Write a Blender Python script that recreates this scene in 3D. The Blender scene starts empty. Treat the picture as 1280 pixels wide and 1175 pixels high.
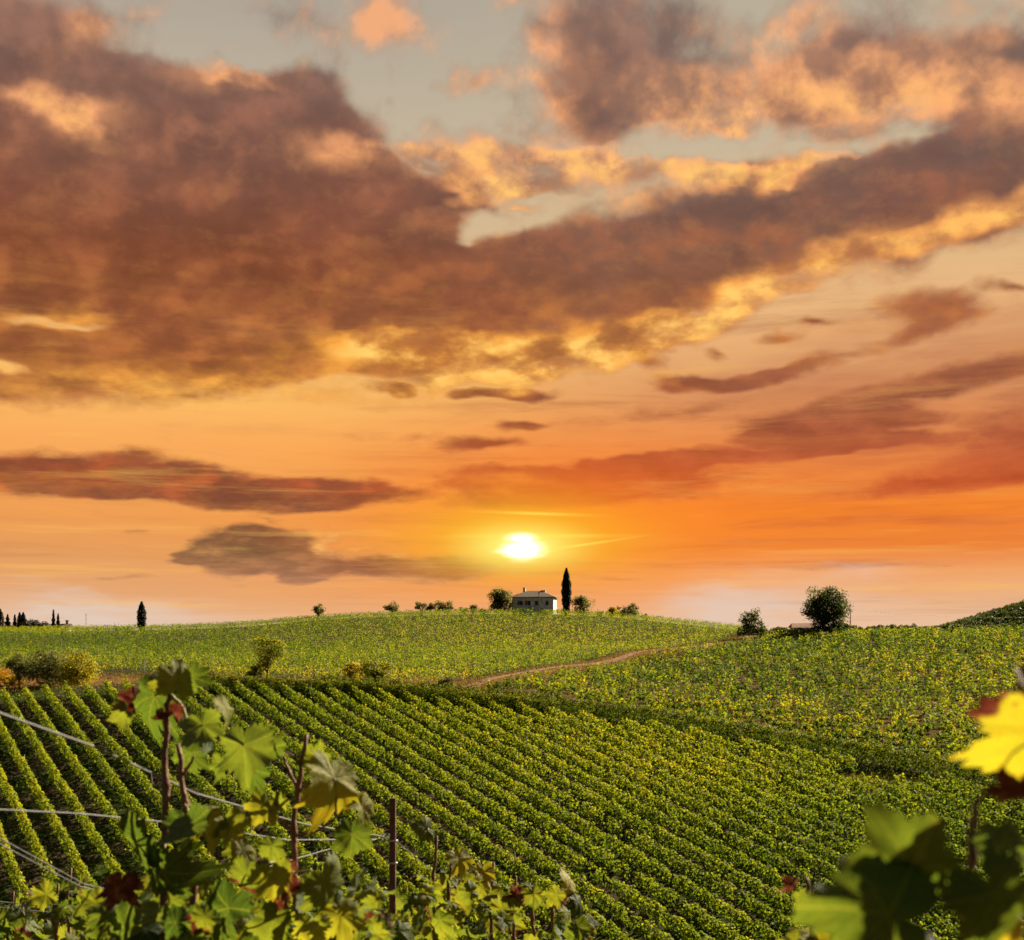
import bpy, math, random
import numpy as np
from mathutils import Vector, Matrix

# ------------------------------------------------------------------ camera
S = bpy.context.scene
F = 1545.0            # focal length in photograph pixels (1280 wide)
HY = 787.0            # photograph row of the true horizon
EYE = 36.0            # height of the eye above the datum of the terrain
cam_d = bpy.data.cameras.new('camera')
cam = bpy.data.objects.new('camera', cam_d)
S.collection.objects.link(cam)
cam.location = (0, 0, EYE)
cam.rotation_euler = (math.radians(90), 0, 0)
cam_d.sensor_fit = 'HORIZONTAL'
cam_d.sensor_width = 36.0
cam_d.lens = F / 1280.0 * 36.0
cam_d.shift_y = (HY - 587.5) / 1280.0
cam_d.clip_start = 0.05
cam_d.clip_end = 20000
cam_d.dof.use_dof = True
cam_d.dof.focus_distance = 11.0
cam_d.dof.aperture_fstop = 6.4
S.camera = cam
S.view_settings.view_transform = 'Standard'
S.view_settings.look = 'None'
S.view_settings.exposure = 1.65
S.view_settings.gamma = 1.0

SUN_AZ, SUN_EL = 42.0, 29.0       # degrees to the right of the view, above the horizon
sun_d = bpy.data.lights.new('sun', 'SUN')
sun_d.energy = 5.0
sun_d.angle = math.radians(0.5)
sun_d.color = (1.0, 0.86, 0.62)
sun = bpy.data.objects.new('sun', sun_d)
S.collection.objects.link(sun)
_a, _e = math.radians(SUN_AZ), math.radians(SUN_EL)
SUN = Vector((math.sin(_a) * math.cos(_e), math.cos(_a) * math.cos(_e), math.sin(_e)))
sun.rotation_euler = (-SUN).to_track_quat('-Z', 'Y').to_euler()


def lin(c):
    o = []
    for v in c[:3]:
        v = v / 255.0
        o.append(v / 12.92 if v <= 0.04045 else ((v + 0.055) / 1.055) ** 2.4)
    return (o[0], o[1], o[2], 1.0)


# ------------------------------------------------------------------ node helpers
class NT:
    """A small expression builder over a node tree."""

    def __init__(self, tree):
        self.t = tree

    def n(self, kind, **kw):
        nd = self.t.nodes.new(kind)
        for k, v in kw.items():
            setattr(nd, k, v)
        return nd

    def put(self, sock, v):
        if isinstance(v, bpy.types.NodeSocket):
            self.t.links.new(v, sock)
        elif v is not None:
            sock.default_value = v

    def m(self, op, a, b=None, c=None, clamp=False):
        nd = self.n('ShaderNodeMath', operation=op, use_clamp=clamp)
        for i, v in enumerate((a, b, c)):
            if v is not None:
                self.put(nd.inputs[i], v)
        return nd.outputs[0]

    def vm(self, op, a, b=None):
        nd = self.n('ShaderNodeVectorMath', operation=op)
        self.put(nd.inputs[0], a)
        if b is not None:
            self.put(nd.inputs[1], b)
        return nd.outputs[0]

    def xyz(self, x, y, z=0.0):
        nd = self.n('ShaderNodeCombineXYZ')
        for i, v in enumerate((x, y, z)):
            self.put(nd.inputs[i], v)
        return nd.outputs[0]

    def noise(self, vec, scale, detail=4.0, rough=0.5, dist=0.0, color=False, lac=2.0):
        nd = self.n('ShaderNodeTexNoise')
        if vec is not None:
            self.put(nd.inputs['Vector'], vec)
        nd.inputs['Scale'].default_value = scale
        nd.inputs['Detail'].default_value = detail
        nd.inputs['Roughness'].default_value = rough
        nd.inputs['Distortion'].default_value = dist
        nd.inputs['Lacunarity'].default_value = lac
        return nd.outputs['Color'] if color else nd.outputs['Fac']

    def step(self, v, a, b, lo=0.0, hi=1.0):
        nd = self.n('ShaderNodeMapRange', interpolation_type='SMOOTHSTEP')
        self.put(nd.inputs[0], v)
        for i, q in ((1, a), (2, b), (3, lo), (4, hi)):
            nd.inputs[i].default_value = q
        return nd.outputs[0]

    def ramp(self, v, stops, interp='LINEAR'):
        nd = self.n('ShaderNodeValToRGB')
        cr = nd.color_ramp
        cr.interpolation = interp
        while len(cr.elements) < len(stops):
            cr.elements.new(0.5)
        for e, (p, c) in zip(cr.elements, stops):
            e.position = p
        for e, (p, c) in zip(cr.elements, stops):
            e.color = c
        self.put(nd.inputs[0], v)
        return nd.outputs[0]

    def mix(self, f, a, b, blend='MIX'):
        nd = self.n('ShaderNodeMix', data_type='RGBA', blend_type=blend)
        self.put(nd.inputs[0], f)
        self.put(nd.inputs[6], a)
        self.put(nd.inputs[7], b)
        return nd.outputs[2]


# ------------------------------------------------------------------ sky (world)
def sky_pt(px, py):
    """Photograph pixel -> (azimuth, elevation) in units of 1/15.45 radian."""
    u, v = (px - 640) / F, (HY - py) / F
    return math.atan(u) * 15.45, math.atan(v / math.sqrt(1 + u * u)) * 15.45


def blobs(T, p, lst, grow, kind='SPHERICAL', w0=1.5):
    """Sum of soft ellipses laid out by direction over the vector p."""
    cache, acc = {0: p}, None
    for (x, y, a, b, r, w) in sorted(lst, key=lambda e: e[4]):
        cx, cy = sky_pt(x, y)
        k = math.radians(r)
        c, s_ = math.cos(k), math.sin(k)
        if r not in cache:
            d1 = T.n('ShaderNodeVectorMath', operation='DOT_PRODUCT')
            T.put(d1.inputs[0], p)
            d1.inputs[1].default_value = (c, s_, 0)
            d2 = T.n('ShaderNodeVectorMath', operation='DOT_PRODUCT')
            T.put(d2.inputs[0], p)
            d2.inputs[1].default_value = (-s_, c, 0)
            cache[r] = T.xyz(d1.outputs['Value'], d2.outputs['Value'])
        qx, qy = c * cx + s_ * cy, -s_ * cx + c * cy
        ax, ay = a / 100 * grow, b / 100 * grow
        ma = T.n('ShaderNodeVectorMath', operation='MULTIPLY_ADD')
        T.put(ma.inputs[0], cache[r])
        ma.inputs[1].default_value = (1 / ax, 1 / ay, 0)
        ma.inputs[2].default_value = (-qx / ax, -qy / ay, 0)
        ln = T.n('ShaderNodeVectorMath', operation='LENGTH')
        T.put(ln.inputs[0], ma.outputs[0])
        f = T.m('SUBTRACT', 1.0, ln.outputs['Value'], clamp=True)
        if kind == 'QUADRATIC_SPHERE':
            f = T.m('MULTIPLY', f, f)
        acc = T.m('MULTIPLY_ADD', f, w * w0, acc if acc is not None else 0.0)
    return acc


# cloud banks by direction: x, y, half length, half height, tilt (deg), weight
DARK = [
    (60, 190, 330, 150, 0, 1.25), (250, 250, 300, 150, -12, 1.2), (120, 330, 380, 170, 0, 1.5), (400, 330, 330, 130, -8, 1.3),
    (60, 440, 320, 60, 0, .9), (330, 420, 260, 60, 4, .9), (560, 400, 220, 75, 0, 1.0), (60, 60, 200, 110, 8, .7),
    (410, 150, 130, 90, -20, .75), (400, 40, 190, 60, 0, .32), (290, 95, 120, 24, 0, .45), (520, 265, 100, 45, 8, .95),
    (650, 350, 230, 80, -8, 1.05), (820, 320, 280, 80, 14, 1.2), (1010, 265, 260, 70, 18, 1.15), (1230, 215, 260, 75, 18, 1.25),
    (1400, 170, 260, 90, 18, 1.2), (760, 400, 190, 50, 8, .75), (770, 70, 165, 115, 8, .95), (1060, 75, 190, 100, 0, .72),
    (1000, 110, 300, 50, 4, .42), (1250, 90, 110, 80, 0, .85), (730, 140, 60, 40, 0, .35), (710, 215, 190, 50, 0, .42),
    (570, 200, 120, 50, 0, .38), (930, 220, 130, 26, 4, .38), (1040, 527, 150, 24, 2, 1.8), (940, 546, 70, 10, 8, .7),
    (1190, 474, 200, 20, 8, 1.2), (920, 470, 150, 15, 4, 1.2), (1170, 392, 100, 34, -8, .95), (985, 415, 50, 12, 0, .85),
    (1030, 397, 30, 9, -8, .7), (1275, 540, 110, 56, 0, .8), (800, 450, 55, 20, -8, .75), (895, 435, 26, 10, 0, .6),
    (750, 608, 250, 30, 4, 1.6), (610, 594, 100, 20, 0, 1.1), (900, 570, 240, 14, 4, 1.3), (1090, 556, 120, 12, 4, 1.1), (1230, 590, 150, 26, 0, .9), (1130, 612, 190, 14, 2, .7),
    (620, 552, 90, 12, 4, 1.0), (655, 528, 54, 9, 0, 1.0), (492, 487, 38, 16, 0, 1.5), (630, 496, 75, 10, 0, 1.5),
    (190, 600, 240, 30, -4, 1.7), (60, 602, 130, 26, 0, 1.4), (390, 620, 150, 24, 4, 1.7), (170, 564, 70, 14, 0, .6),
    (285, 692, 58, 42, 0, 1.8), (318, 672, 34, 22, 0, 1.3), (366, 692, 62, 36, -8, 1.6), (480, 706, 200, 27, 0, 1.1), (232, 696, 36, 12, 8, .95),
    (380, 722, 46, 16, 0, .95), (600, 714, 160, 18, 0, .45), (150, 722, 120, 9, 4, .6), (430, 745, 150, 10, 0, .5), (1080, 706, 230, 10, 0, .65), (780, 720, 120, 9, 0, .5),
    (1270, 655, 160, 20, 0, .3), (850, 513, 180, 14, 4, .5), (520, 545, 140, 12, 0, .4),
    (1060, 440, 180, 12, 8, .5), (1275, 360, 70, 12, -4, .75), (160, 665, 40, 11, -8, .5),
]
HOLES = [(215, 118, 60, 26, -20, -.55), (150, 60, 60, 30, 0, -.45), (330, 60, 90, 26, 0, -.45), (450, 95, 40, 40, 0, -.4), (545, 150, 60, 60, 0, -.5), (30, 100, 50, 20, 0, -.35),
         (70, 398, 110, 13, 2, -1.3), (10, 455, 60, 14, 0, -1.2), (30, 120, 60, 30, 0, -.2), (240, 60, 70, 40, 0, -.5),
         (600, 310, 60, 45, -14, -.95), (330, 455, 60, 10, 0, -.4), (500, 425, 80, 22, 0, -.6), (620, 275, 90, 25, 0, -.35), (1110, 175, 250, 18, 5, -.45), (860, 170, 140, 26, 3, -.4)]
BRIGHT = [(840, 205, 40, 9, 0, .8), (890, 215, 50, 12, 4, 1.0), (965, 218, 60, 12, 4, 1.0), (1030, 203, 30, 7, 4, .8), (690, 190, 60, 12, 0, 1.0), (650, 235, 90, 14, 0, 1.0), (755, 200, 40, 16, 0, .9), (800, 215, 50, 18, 0, .9),
    (600, 250, 50, 12, 0, .8), (530, 210, 60, 22, -8, .9), (560, 185, 60, 10, 0, .8), (470, 185, 60, 18, -12, .6), (85, 150, 60, 20, -14, .7), (60, 120, 70, 14, 0, .5), (300, 98, 60, 10, 0, .7), (700, 105, 40, 30, -20, .8),
    
    (480, 30, 90, 46, 0, 1.2), (660, 5, 90, 20, 0, .8), (595, 95, 45, 22, 0, 1.0), (555, 112, 30, 14, 0, .7), (490, 122, 30, 22, 0, .8),
    (120, 35, 60, 36, 0, .7), (195, 15, 30, 18, 0, .6), (270, 95, 90, 22, 0, .5), (600, 195, 130, 40, -6, 1.0), (720, 220, 140, 52, 0, 1.0),
    (930, 220, 130, 24, 3, .9), (690, 95, 60, 60, -20, .9), (850, 130, 110, 46, -14, 1.1), (960, 118, 170, 44, 3, 1.15), (1110, 110, 140, 45, 6, 1.1),
    (1010, 30, 60, 50, 20, 1.1), (1270, 120, 120, 40, -8, .9), (1240, 15, 90, 30, 0, .9), (410, 190, 90, 30, -12, .55), (100, 140, 90, 50, 0, .5),
    (540, 450, 220, 40, -4, 1.2), (500, 430, 80, 30, 0, 1.0), (330, 480, 200, 28, 0, .7), (100, 480, 200, 22, 0, .6), (700, 440, 240, 38, 8, 1.3),
    (860, 405, 160, 30, 18, 1.1), (990, 340, 170, 28, 18, 1.0), (1170, 290, 200, 24, 17, 1.0), (1290, 262, 90, 18, 15, .8), (1010, 163, 22, 9, 0, .8),
    (490, 682, 90, 14, 0, .7), (402, 678, 26, 22, -40, .8), (330, 648, 60, 10, -8, .7), (640, 600, 150, 24, 0, .5), (500, 505, 150, 14, 0, .5), (330, 650, 40, 20, -30, .4),
    (905, 165, 30, 10, 0, .6), (650, 268, 30, 8, 0, .7), (70, 400, 90, 14, 0, .6),
]
world = bpy.data.worlds.new('World')
S.world = world
world.use_nodes = True
world.node_tree.nodes.clear()
W = NT(world.node_tree)
out = W.n('ShaderNodeOutputWorld')
bg = W.n('ShaderNodeBackground')
W.t.links.new(bg.outputs[0], out.inputs[0])
tc = W.n('ShaderNodeTexCoord')
sep = W.n('ShaderNodeSeparateXYZ')
W.t.links.new(tc.outputs['Generated'], sep.inputs[0])
AZ = W.m('MULTIPLY', W.m('ARCTAN2', sep.outputs[0], sep.outputs[1]), 15.45)
EL = W.m('MULTIPLY', W.m('ARCSINE', sep.outputs[2]), 15.45)
P0 = W.xyz(AZ, EL)
# cloud layers flatten towards the horizon
LY = W.m('MULTIPLY', W.m('LOGARITHM', W.m('MAXIMUM', W.m('ADD', EL, 1.3), 0.05), math.e), 8.3)
Q = W.xyz(AZ, LY, 3.7)


# the outline of the banks, ragged by a wandering offset
wv = W.noise(Q, 0.75, 3.0, 0.55, color=True)
wamp = W.xyz(W.step(EL, 1.0, 4.5, 0.9, 1.5), W.step(EL, 1.0, 4.5, 0.26, 0.66))
pwarp = W.vm('ADD', P0, W.vm('MULTIPLY', W.vm('SUBTRACT', wv, (0.5, 0.5, 0.5)), wamp))
BANK = W.m('MINIMUM', blobs(W, pwarp, DARK + HOLES, 1.12), 1.35)
NAMP = W.step(EL, 0.6, 4.0, 0.45, 1.0)
N2A = W.step(EL, 0.6, 4.0, 1.15, 0.6)


def cover(q):
    n1 = W.noise(q, 0.9, 6.0, 0.56, 0.35)
    n2 = W.noise(q, 3.2, 5.0, 0.62)
    f = W.m('ADD', W.m('MULTIPLY', W.m('MULTIPLY', W.m('SUBTRACT', n1, 0.5), 1.55), NAMP), W.m('MULTIPLY', W.m('SUBTRACT', n2, 0.5), N2A))
    return W.m('SUBTRACT', W.m('ADD', f, BANK), W.step(EL, 0.6, 3.8, 0.52, 0.24))


SX, SY = sky_pt(652, 688)
D0 = cover(Q)
tosun = W.vm('NORMALIZE', W.vm('SUBTRACT', (SX, SY - .6, 0.0), P0))
dP = W.vm('MULTIPLY', tosun, (0.20, 0.24, 0.0))
D1 = cover(W.vm('ADD', Q, dP))
# bright sunlit patches
pw = W.vm('ADD', P0, W.vm('MULTIPLY', W.vm('SUBTRACT', W.noise(Q, 1.6, 3.0, 0.5, color=True), (0.5, 0.5, 0.5)), (0.9, 0.5, 0.0)))
LIT = blobs(W, pw, BRIGHT, 1.15)

# the glow round the low sun
def glow(rx, ry, dx=0, dy=0, rot=0):
    return blobs(W, P0, [(652 + dx, 688 + dy, rx, ry, rot, 1.0)], 1.0, 'QUADRATIC_SPHERE', 1.0)


H = W.m('DIVIDE', EL, 10.0, clamp=True)      # 0 horizon .. 1 at 37 degrees
AZN = W.m('MULTIPLY_ADD', AZ, 1 / 13.0, 0.5, clamp=True)


def yh(y):
    return (HY - y) / F * 15.45 / 10 * .985


skyL = W.ramp(H, [(0, lin((228, 184, 148))), (yh(745), lin((230, 168, 116))), (yh(700), lin((228, 158, 96))), (yh(650), lin((238, 158, 84))),
                  (yh(560), lin((250, 172, 92))), (yh(490), lin((253, 190, 104))), (yh(420), lin((240, 188, 120))), (yh(320), lin((212, 184, 146))),
                  (yh(200), lin((196, 180, 154))), (yh(60), lin((176, 166, 151))), (1, lin((154, 154, 150)))])
skyR = W.ramp(H, [(0, lin((234, 194, 162))), (yh(750), lin((234, 178, 132))), (yh(715), lin((242, 166, 104))), (yh(685), lin((238, 132, 56))), (yh(640), lin((252, 142, 46))),
                  (yh(570), lin((244, 150, 78))), (yh(500), lin((226, 156, 100))), (yh(400), lin((234, 182, 126))), (yh(310), lin((222, 186, 138))),
                  (yh(200), lin((200, 182, 154))), (yh(60), lin((186, 173, 151))), (1, lin((158, 156, 150)))])
sky = W.mix(W.step(AZN, 0.28, 0.72), skyL, skyR)
sky = W.mix(W.m('MULTIPLY', glow(620, 230, 0, -10), 0.85), sky, lin((255, 150, 40)))
coreL = W.ramp(H, [(0, lin((196, 150, 122))), (yh(720), lin((178, 122, 88))), (yh(690), lin((140, 100, 66))), (yh(610), lin((150, 84, 58))), (yh(480), lin((172, 104, 58))),
                   (yh(420), lin((158, 94, 60))), (yh(330), lin((146, 84, 54))), (yh(200), lin((138, 90, 72))), (yh(90), lin((134, 106, 94))), (yh(0), lin((136, 123, 112)))])
coreR = W.ramp(H, [(0, lin((206, 166, 142))), (yh(710), lin((190, 112, 72))), (yh(610), lin((196, 84, 44))), (yh(570), lin((170, 82, 54))), (yh(520), lin((134, 76, 56))),
                   (yh(440), lin((158, 94, 64))), (yh(380), lin((168, 108, 76))), (yh(280), lin((132, 98, 84))), (yh(90), lin((134, 110, 98))), (yh(0), lin((138, 122, 110)))])
core = W.mix(W.step(AZN, 0.3, 0.62), coreL, coreR)
litc = W.ramp(H, [(0, lin((250, 205, 165))), (yh(690), lin((248, 178, 100))), (yh(610), lin((255, 156, 62))), (yh(520), lin((255, 178, 80))), (yh(440), lin((254, 168, 66))),
                  (yh(330), lin((254, 172, 92))), (yh(200), lin((250, 172, 116))), (yh(0), lin((246, 174, 124)))])

# red bellies low in the left bank and orange near the sun
n3 = W.noise(Q, 0.55, 4.0, 0.5)
core = W.mix(W.m('MULTIPLY', W.step(n3, 0.46, 0.70), 0.35), core, W.mix(W.step(EL, 2.0, 5.0), lin((178, 92, 56)), lin((172, 100, 74))))
n4 = W.noise(Q, 1.3, 7.0, 0.58)
warm = W.ramp(H, [(0, lin((225, 150, 105))), (yh(690), lin((196, 134, 84))), (yh(610), lin((216, 104, 56))), (yh(520), lin((186, 104, 70))), (yh(440), lin((216, 132, 66))), (yh(330), lin((182, 106, 66))), (yh(180), lin((190, 118, 86))), (yh(60), lin((186, 140, 118))), (yh(0), lin((184, 146, 126)))])
core = W.mix(W.m('MULTIPLY', W.step(n4, 0.42, 0.70), 0.35), core, warm)
core = W.mix(W.m('MULTIPLY', W.step(n4, 0.52, 0.30), 0.5), core, W.mix(1.0, core, (0.80, 0.82, 0.90, 1), 'MULTIPLY'))

n6 = W.noise(W.vm('ADD', Q, (3.1, 9.2, 5.0)), 1.7, 6.0, 0.52)
alpha = W.step(D0, -0.08, 0.78)
slope = W.m('SUBTRACT', D0, D1)
relief = W.step(slope, -0.05, 0.30)
thin = W.step(D0, 0.85, 0.12)
litf = W.m('ADD', W.m('MULTIPLY', relief, W.m('MULTIPLY_ADD', thin, 0.55, 0.10)), W.m('MULTIPLY', W.step(LIT, 0.05, 1.1), W.m('MULTIPLY_ADD', W.step(n6, 0.34, 0.68), 0.85, 0.15)), clamp=True)
core = W.mix(W.step(D0, 0.45, 1.3, 0.0, 0.75), core, W.mix(1.0, core, (0.66, 0.62, 0.62, 1), 'MULTIPLY'))
# soft billows, lit from the side of the low sun
b1 = W.noise(W.vm('ADD', Q, W.vm('MULTIPLY', tosun, (0.26, 0.30, 0.0))), 1.3, 4.0, 0.48)
b0 = W.noise(Q, 1.3, 4.0, 0.48)
bil = W.m('SUBTRACT', b0, b1)
core = W.mix(W.m('MULTIPLY', W.step(bil, 0.0, 0.22), 0.42), core, warm)
core = W.mix(W.m('MULTIPLY', W.step(bil, 0.04, -0.18), 0.30), core, W.mix(1.0, core, (0.70, 0.70, 0.75, 1), 'MULTIPLY'))
core = W.mix(W.step(EL, 3.8, 6.5, 0.0, 0.28), core, lin((128, 108, 100)))
hot = W.m('MULTIPLY', W.step(LIT, 0.8, 1.9), W.step(n6, 0.40, 0.66))
litc = W.mix(W.m('MULTIPLY', hot, W.step(EL, 7.0, 4.5)), litc, (1.15, .66, .15, 1))
cloud = W.mix(litf, core, litc)
alpha2 = W.m('MAXIMUM', alpha, W.m('MULTIPLY', W.step(W.m('MULTIPLY_ADD', W.m('SUBTRACT', n6, 0.5), 2.8, LIT), 0.25, 1.9), 0.9))
col = W.mix(alpha2, sky, cloud)
# thin high streaks over the clear sky
n5 = W.noise(W.vm('MULTIPLY', Q, (0.5, 2.2, 1.0)), 0.8, 6.0, 0.6, 0.6)
col = W.mix(W.m('MULTIPLY', W.step(n5, 0.50, 0.75), W.m('MULTIPLY', W.step(H, 0.62, 0.1), 0.28)), col, litc)
# darker thin layers low over the land
n8 = W.noise(W.vm('MULTIPLY', W.vm('ADD', Q, (7.0, 3.0, 0.0)), (0.32, 1.5, 1.0)), 0.9, 7.0, 0.62, 0.3)
col = W.mix(W.m('MULTIPLY', W.step(n8, 0.50, 0.72), W.m('MULTIPLY', W.step(EL, 5.2, 3.0), W.step(AZN, 0.30, 0.62, 0.22, 0.60))), col, core)
col = W.mix(W.m('MULTIPLY', W.step(n8, 0.46, 0.30), W.m('MULTIPLY', W.step(EL, 4.6, 2.6), 0.35)), col, lin((255, 196, 96)))
# pale vapour above the horizon
veil = blobs(W, pw, [(1250, 545, 330, 150, 0, 1.0), (1000, 600, 330, 60, 0, .6), (1150, 440, 300, 60, 8, .5), (900, 500, 260, 50, 4, .45), (700, 580, 260, 50, 0, .5)], 1.2, w0=1.0)
col = W.mix(W.m('MULTIPLY', W.m('MULTIPLY', veil, W.step(n5, 0.30, 0.62, 0.35, 1.0)), 0.6, clamp=True), col, W.mix(W.step(EL, 1.2, 3.2), lin((216, 96, 44)), lin((186, 112, 78))))
vap = blobs(W, pw, [(60, 765, 70, 30, 0, .8), (130, 770, 90, 26, 0, .8), (890, 770, 80, 40, 0, .8), (930, 735, 80, 26, 0, .35), (990, 760, 130, 26, 0, .7),
                    (1070, 720, 70, 12, 0, .45), (230, 780, 120, 20, 0, .6)], 1.3, w0=1.0)
col = W.mix(W.m('MULTIPLY', vap, 0.7, clamp=True), col, lin((226, 206, 190)))


col = W.mix(W.m('MULTIPLY', glow(420, 170, 60, -50), 0.7), col, lin((255, 120, 36)))
col = W.mix(W.m('MULTIPLY', glow(260, 95, 0, -14), 1.0), col, lin((255, 206, 40)))
g3 = glow(120, 46, 0, -4)
col = W.mix(W.m('MULTIPLY', g3, 1.6, clamp=True), col, lin((255, 246, 120)))
streak = W.m('ADD', glow(170, 5, 20, -18), W.m('ADD', glow(110, 4, 20, -46, -2), glow(120, 3, 70, -6, 8)))
col = W.mix(W.m('MULTIPLY', streak, 0.8, clamp=True), col, lin((255, 236, 90)))
fw = W.vm('ADD', P0, W.vm('MULTIPLY', W.vm('SUBTRACT', W.noise(W.vm('MULTIPLY', P0, (1.0, 6.0, 1.0)), 1.6, 3.0, 0.5, color=True), (0.5, 0.5, 0.5)), (0.34, 0.10, 0.0)))
flare = blobs(W, fw, [(652, 688, 48, 22, 0, 1.0)], 1.0, 'QUADRATIC_SPHERE', 1.0)
disc = W.m('MAXIMUM', W.step(flare, 0.02, 0.75), W.m('MULTIPLY', W.step(glow(40, 14, 0, -15), 0.05, 0.9), 0.7))
col = W.mix(disc, col, (3.0, 2.8, 2.2, 1))

# the clear sky overhead and behind
nish = W.n('ShaderNodeTexSky', sky_type='NISHITA')
nish.sun_disc = False
nish.sun_elevation = math.radians(SUN_EL)
nish.sun_rotation = math.radians(SUN_AZ)
nish.air_density = 1.2
nish.dust_density = 2.0
dim = W.vm('MULTIPLY', nish.outputs[0], (0.038, 0.037, 0.036))
front = W.m('MULTIPLY', W.step(EL, 12.5, 8.3), W.step(sep.outputs[1], -0.05, 0.55))
col = W.mix(front, dim, col)
W.put(bg.inputs[0], col)
bg.inputs[1].default_value = 0.319     # = 2 ** -exposure
world.cycles.sampling_method = 'MANUAL'
world.cycles.sample_map_resolution = 256
S.cycles.use_adaptive_sampling = True
S.cycles.adaptive_threshold = 0.012
S.cycles.adaptive_min_samples = 8
S.cycles.max_bounces = 5
S.cycles.diffuse_bounces = 2
S.cycles.glossy_bounces = 1
S.cycles.transmission_bounces = 3
S.cycles.transparent_max_bounces = 4
S.cycles.caustics_reflective = False
S.cycles.caustics_refractive = False

# ------------------------------------------------------------------ object helpers
rng = np.random.default_rng(7)
COL = S.collection


def PT(px, py, Y):
    """A photograph pixel pushed out to depth Y, as a world point."""
    return Vector(((px - 640) / F * Y, Y, EYE + (HY - py) / F * Y))


def mesh_obj(name, V, Fc, mat=None, parent=None, smooth=False, attrs=None, mats=None):
    """Link one mesh object from numpy arrays (faces all quads or all triangles) or from lists."""
    me = bpy.data.meshes.new(name)
    if isinstance(Fc, np.ndarray):
        V = np.asarray(V, np.float32)
        k = Fc.shape[1]
        me.vertices.add(len(V))
        me.vertices.foreach_set('co', V.ravel())
        me.loops.add(Fc.size)
        me.loops.foreach_set('vertex_index', Fc.astype(np.int32).ravel())
        me.polygons.add(len(Fc))
        me.polygons.foreach_set('loop_start', np.arange(0, Fc.size, k, dtype=np.int32))
        me.update(calc_edges=True)
    else:
        me.from_pydata([tuple(v) for v in V], [], Fc)
        me.update()
    if smooth:
        me.polygons.foreach_set('use_smooth', np.ones(len(me.polygons), bool))
    for nm, (dom, arr) in (attrs or {}).items():
        at = me.attributes.new(nm, 'FLOAT', dom)
        at.data.foreach_set('value', np.asarray(arr, np.float32).ravel())
    if mat:
        me.materials.append(mat)
    o = bpy.data.objects.new(name, me)
    COL.objects.link(o)
    if parent:
        o.parent = parent
    return o


def tag(o, label=None, cat=None, group=None, kind=None):
    for k, v in (('label', label), ('category', cat), ('group', group), ('kind', kind)):
        if v:
            o[k] = v
    return o


def empty(name, loc, rz=0.0):
    o = bpy.data.objects.new(name, None)
    COL.objects.link(o)
    o.location = loc
    o.rotation_euler = (0, 0, rz)
    o.empty_display_size = 0.1
    return o


def copy_tree(o, parent=None):
    c = o.copy()
    COL.objects.link(c)
    c.parent = parent
    for ch in list(o.children):
        copy_tree(ch, c)
    return c


class MB:
    """Collects boxes, tubes and faces into one mesh."""

    def __init__(self):
        self.v, self.f = [], []

    def face(self, pts):
        n = len(self.v)
        self.v += [tuple(p) for p in pts]
        self.f.append(tuple(range(n, n + len(pts))))

    def box(self, c, s, rz=0.0):
        cx, cy, cz = c
        n = len(self.v)
        cr, sr = math.cos(rz), math.sin(rz)
        for dz in (-.5, .5):
            for dx, dy in ((-.5, -.5), (.5, -.5), (.5, .5), (-.5, .5)):
                x, y = dx * s[0], dy * s[1]
                self.v.append((cx + x * cr - y * sr, cy + x * sr + y * cr, cz + dz * s[2]))
        for q in ((3, 2, 1, 0), (4, 5, 6, 7), (0, 1, 5, 4), (1, 2, 6, 5), (2, 3, 7, 6), (3, 0, 4, 7)):
            self.f.append(tuple(n + i for i in q))

    def tube(self, pts, rad, k=6, cap=True):
        pts = [Vector(p) for p in pts]
        rr = rad if isinstance(rad, (list, tuple)) else [rad] * len(pts)
        n0 = len(self.v)
        ref = Vector((0.31, 0.17, 0.93)).normalized()
        for i, p in enumerate(pts):
            t = (pts[min(i + 1, len(pts) - 1)] - pts[max(i - 1, 0)])
            t = t.normalized() if t.length > 1e-9 else Vector((0, 0, 1))
            a = t.cross(ref)
            if a.length < 1e-3:
                a = t.cross(Vector((1, 0, 0)))
            a.normalize()
            b = t.cross(a)
            for j in range(k):
                w = 2 * math.pi * j / k
                self.v.append(tuple(p + (a * math.cos(w) + b * math.sin(w)) * rr[i]))
        for i in range(len(pts) - 1):
            for j in range(k):
                j2 = (j + 1) % k
                self.f.append((n0 + i * k + j, n0 + i * k + j2, n0 + (i + 1) * k + j2, n0 + (i + 1) * k + j))
        if cap:
            self.f.append(tuple(n0 + j for j in reversed(range(k))))
            self.f.append(tuple(n0 + (len(pts) - 1) * k + j for j in range(k)))

    def build(self, name, mat, parent=None, smooth=False):
        return mesh_obj(name, self.v, self.f, mat, parent, smooth)


# ------------------------------------------------------------------ materials
def new_mat(name):
    m = bpy.data.materials.new(name)
    m.use_nodes = True
    m.node_tree.nodes.clear()
    return m, NT(m.node_tree)


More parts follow.
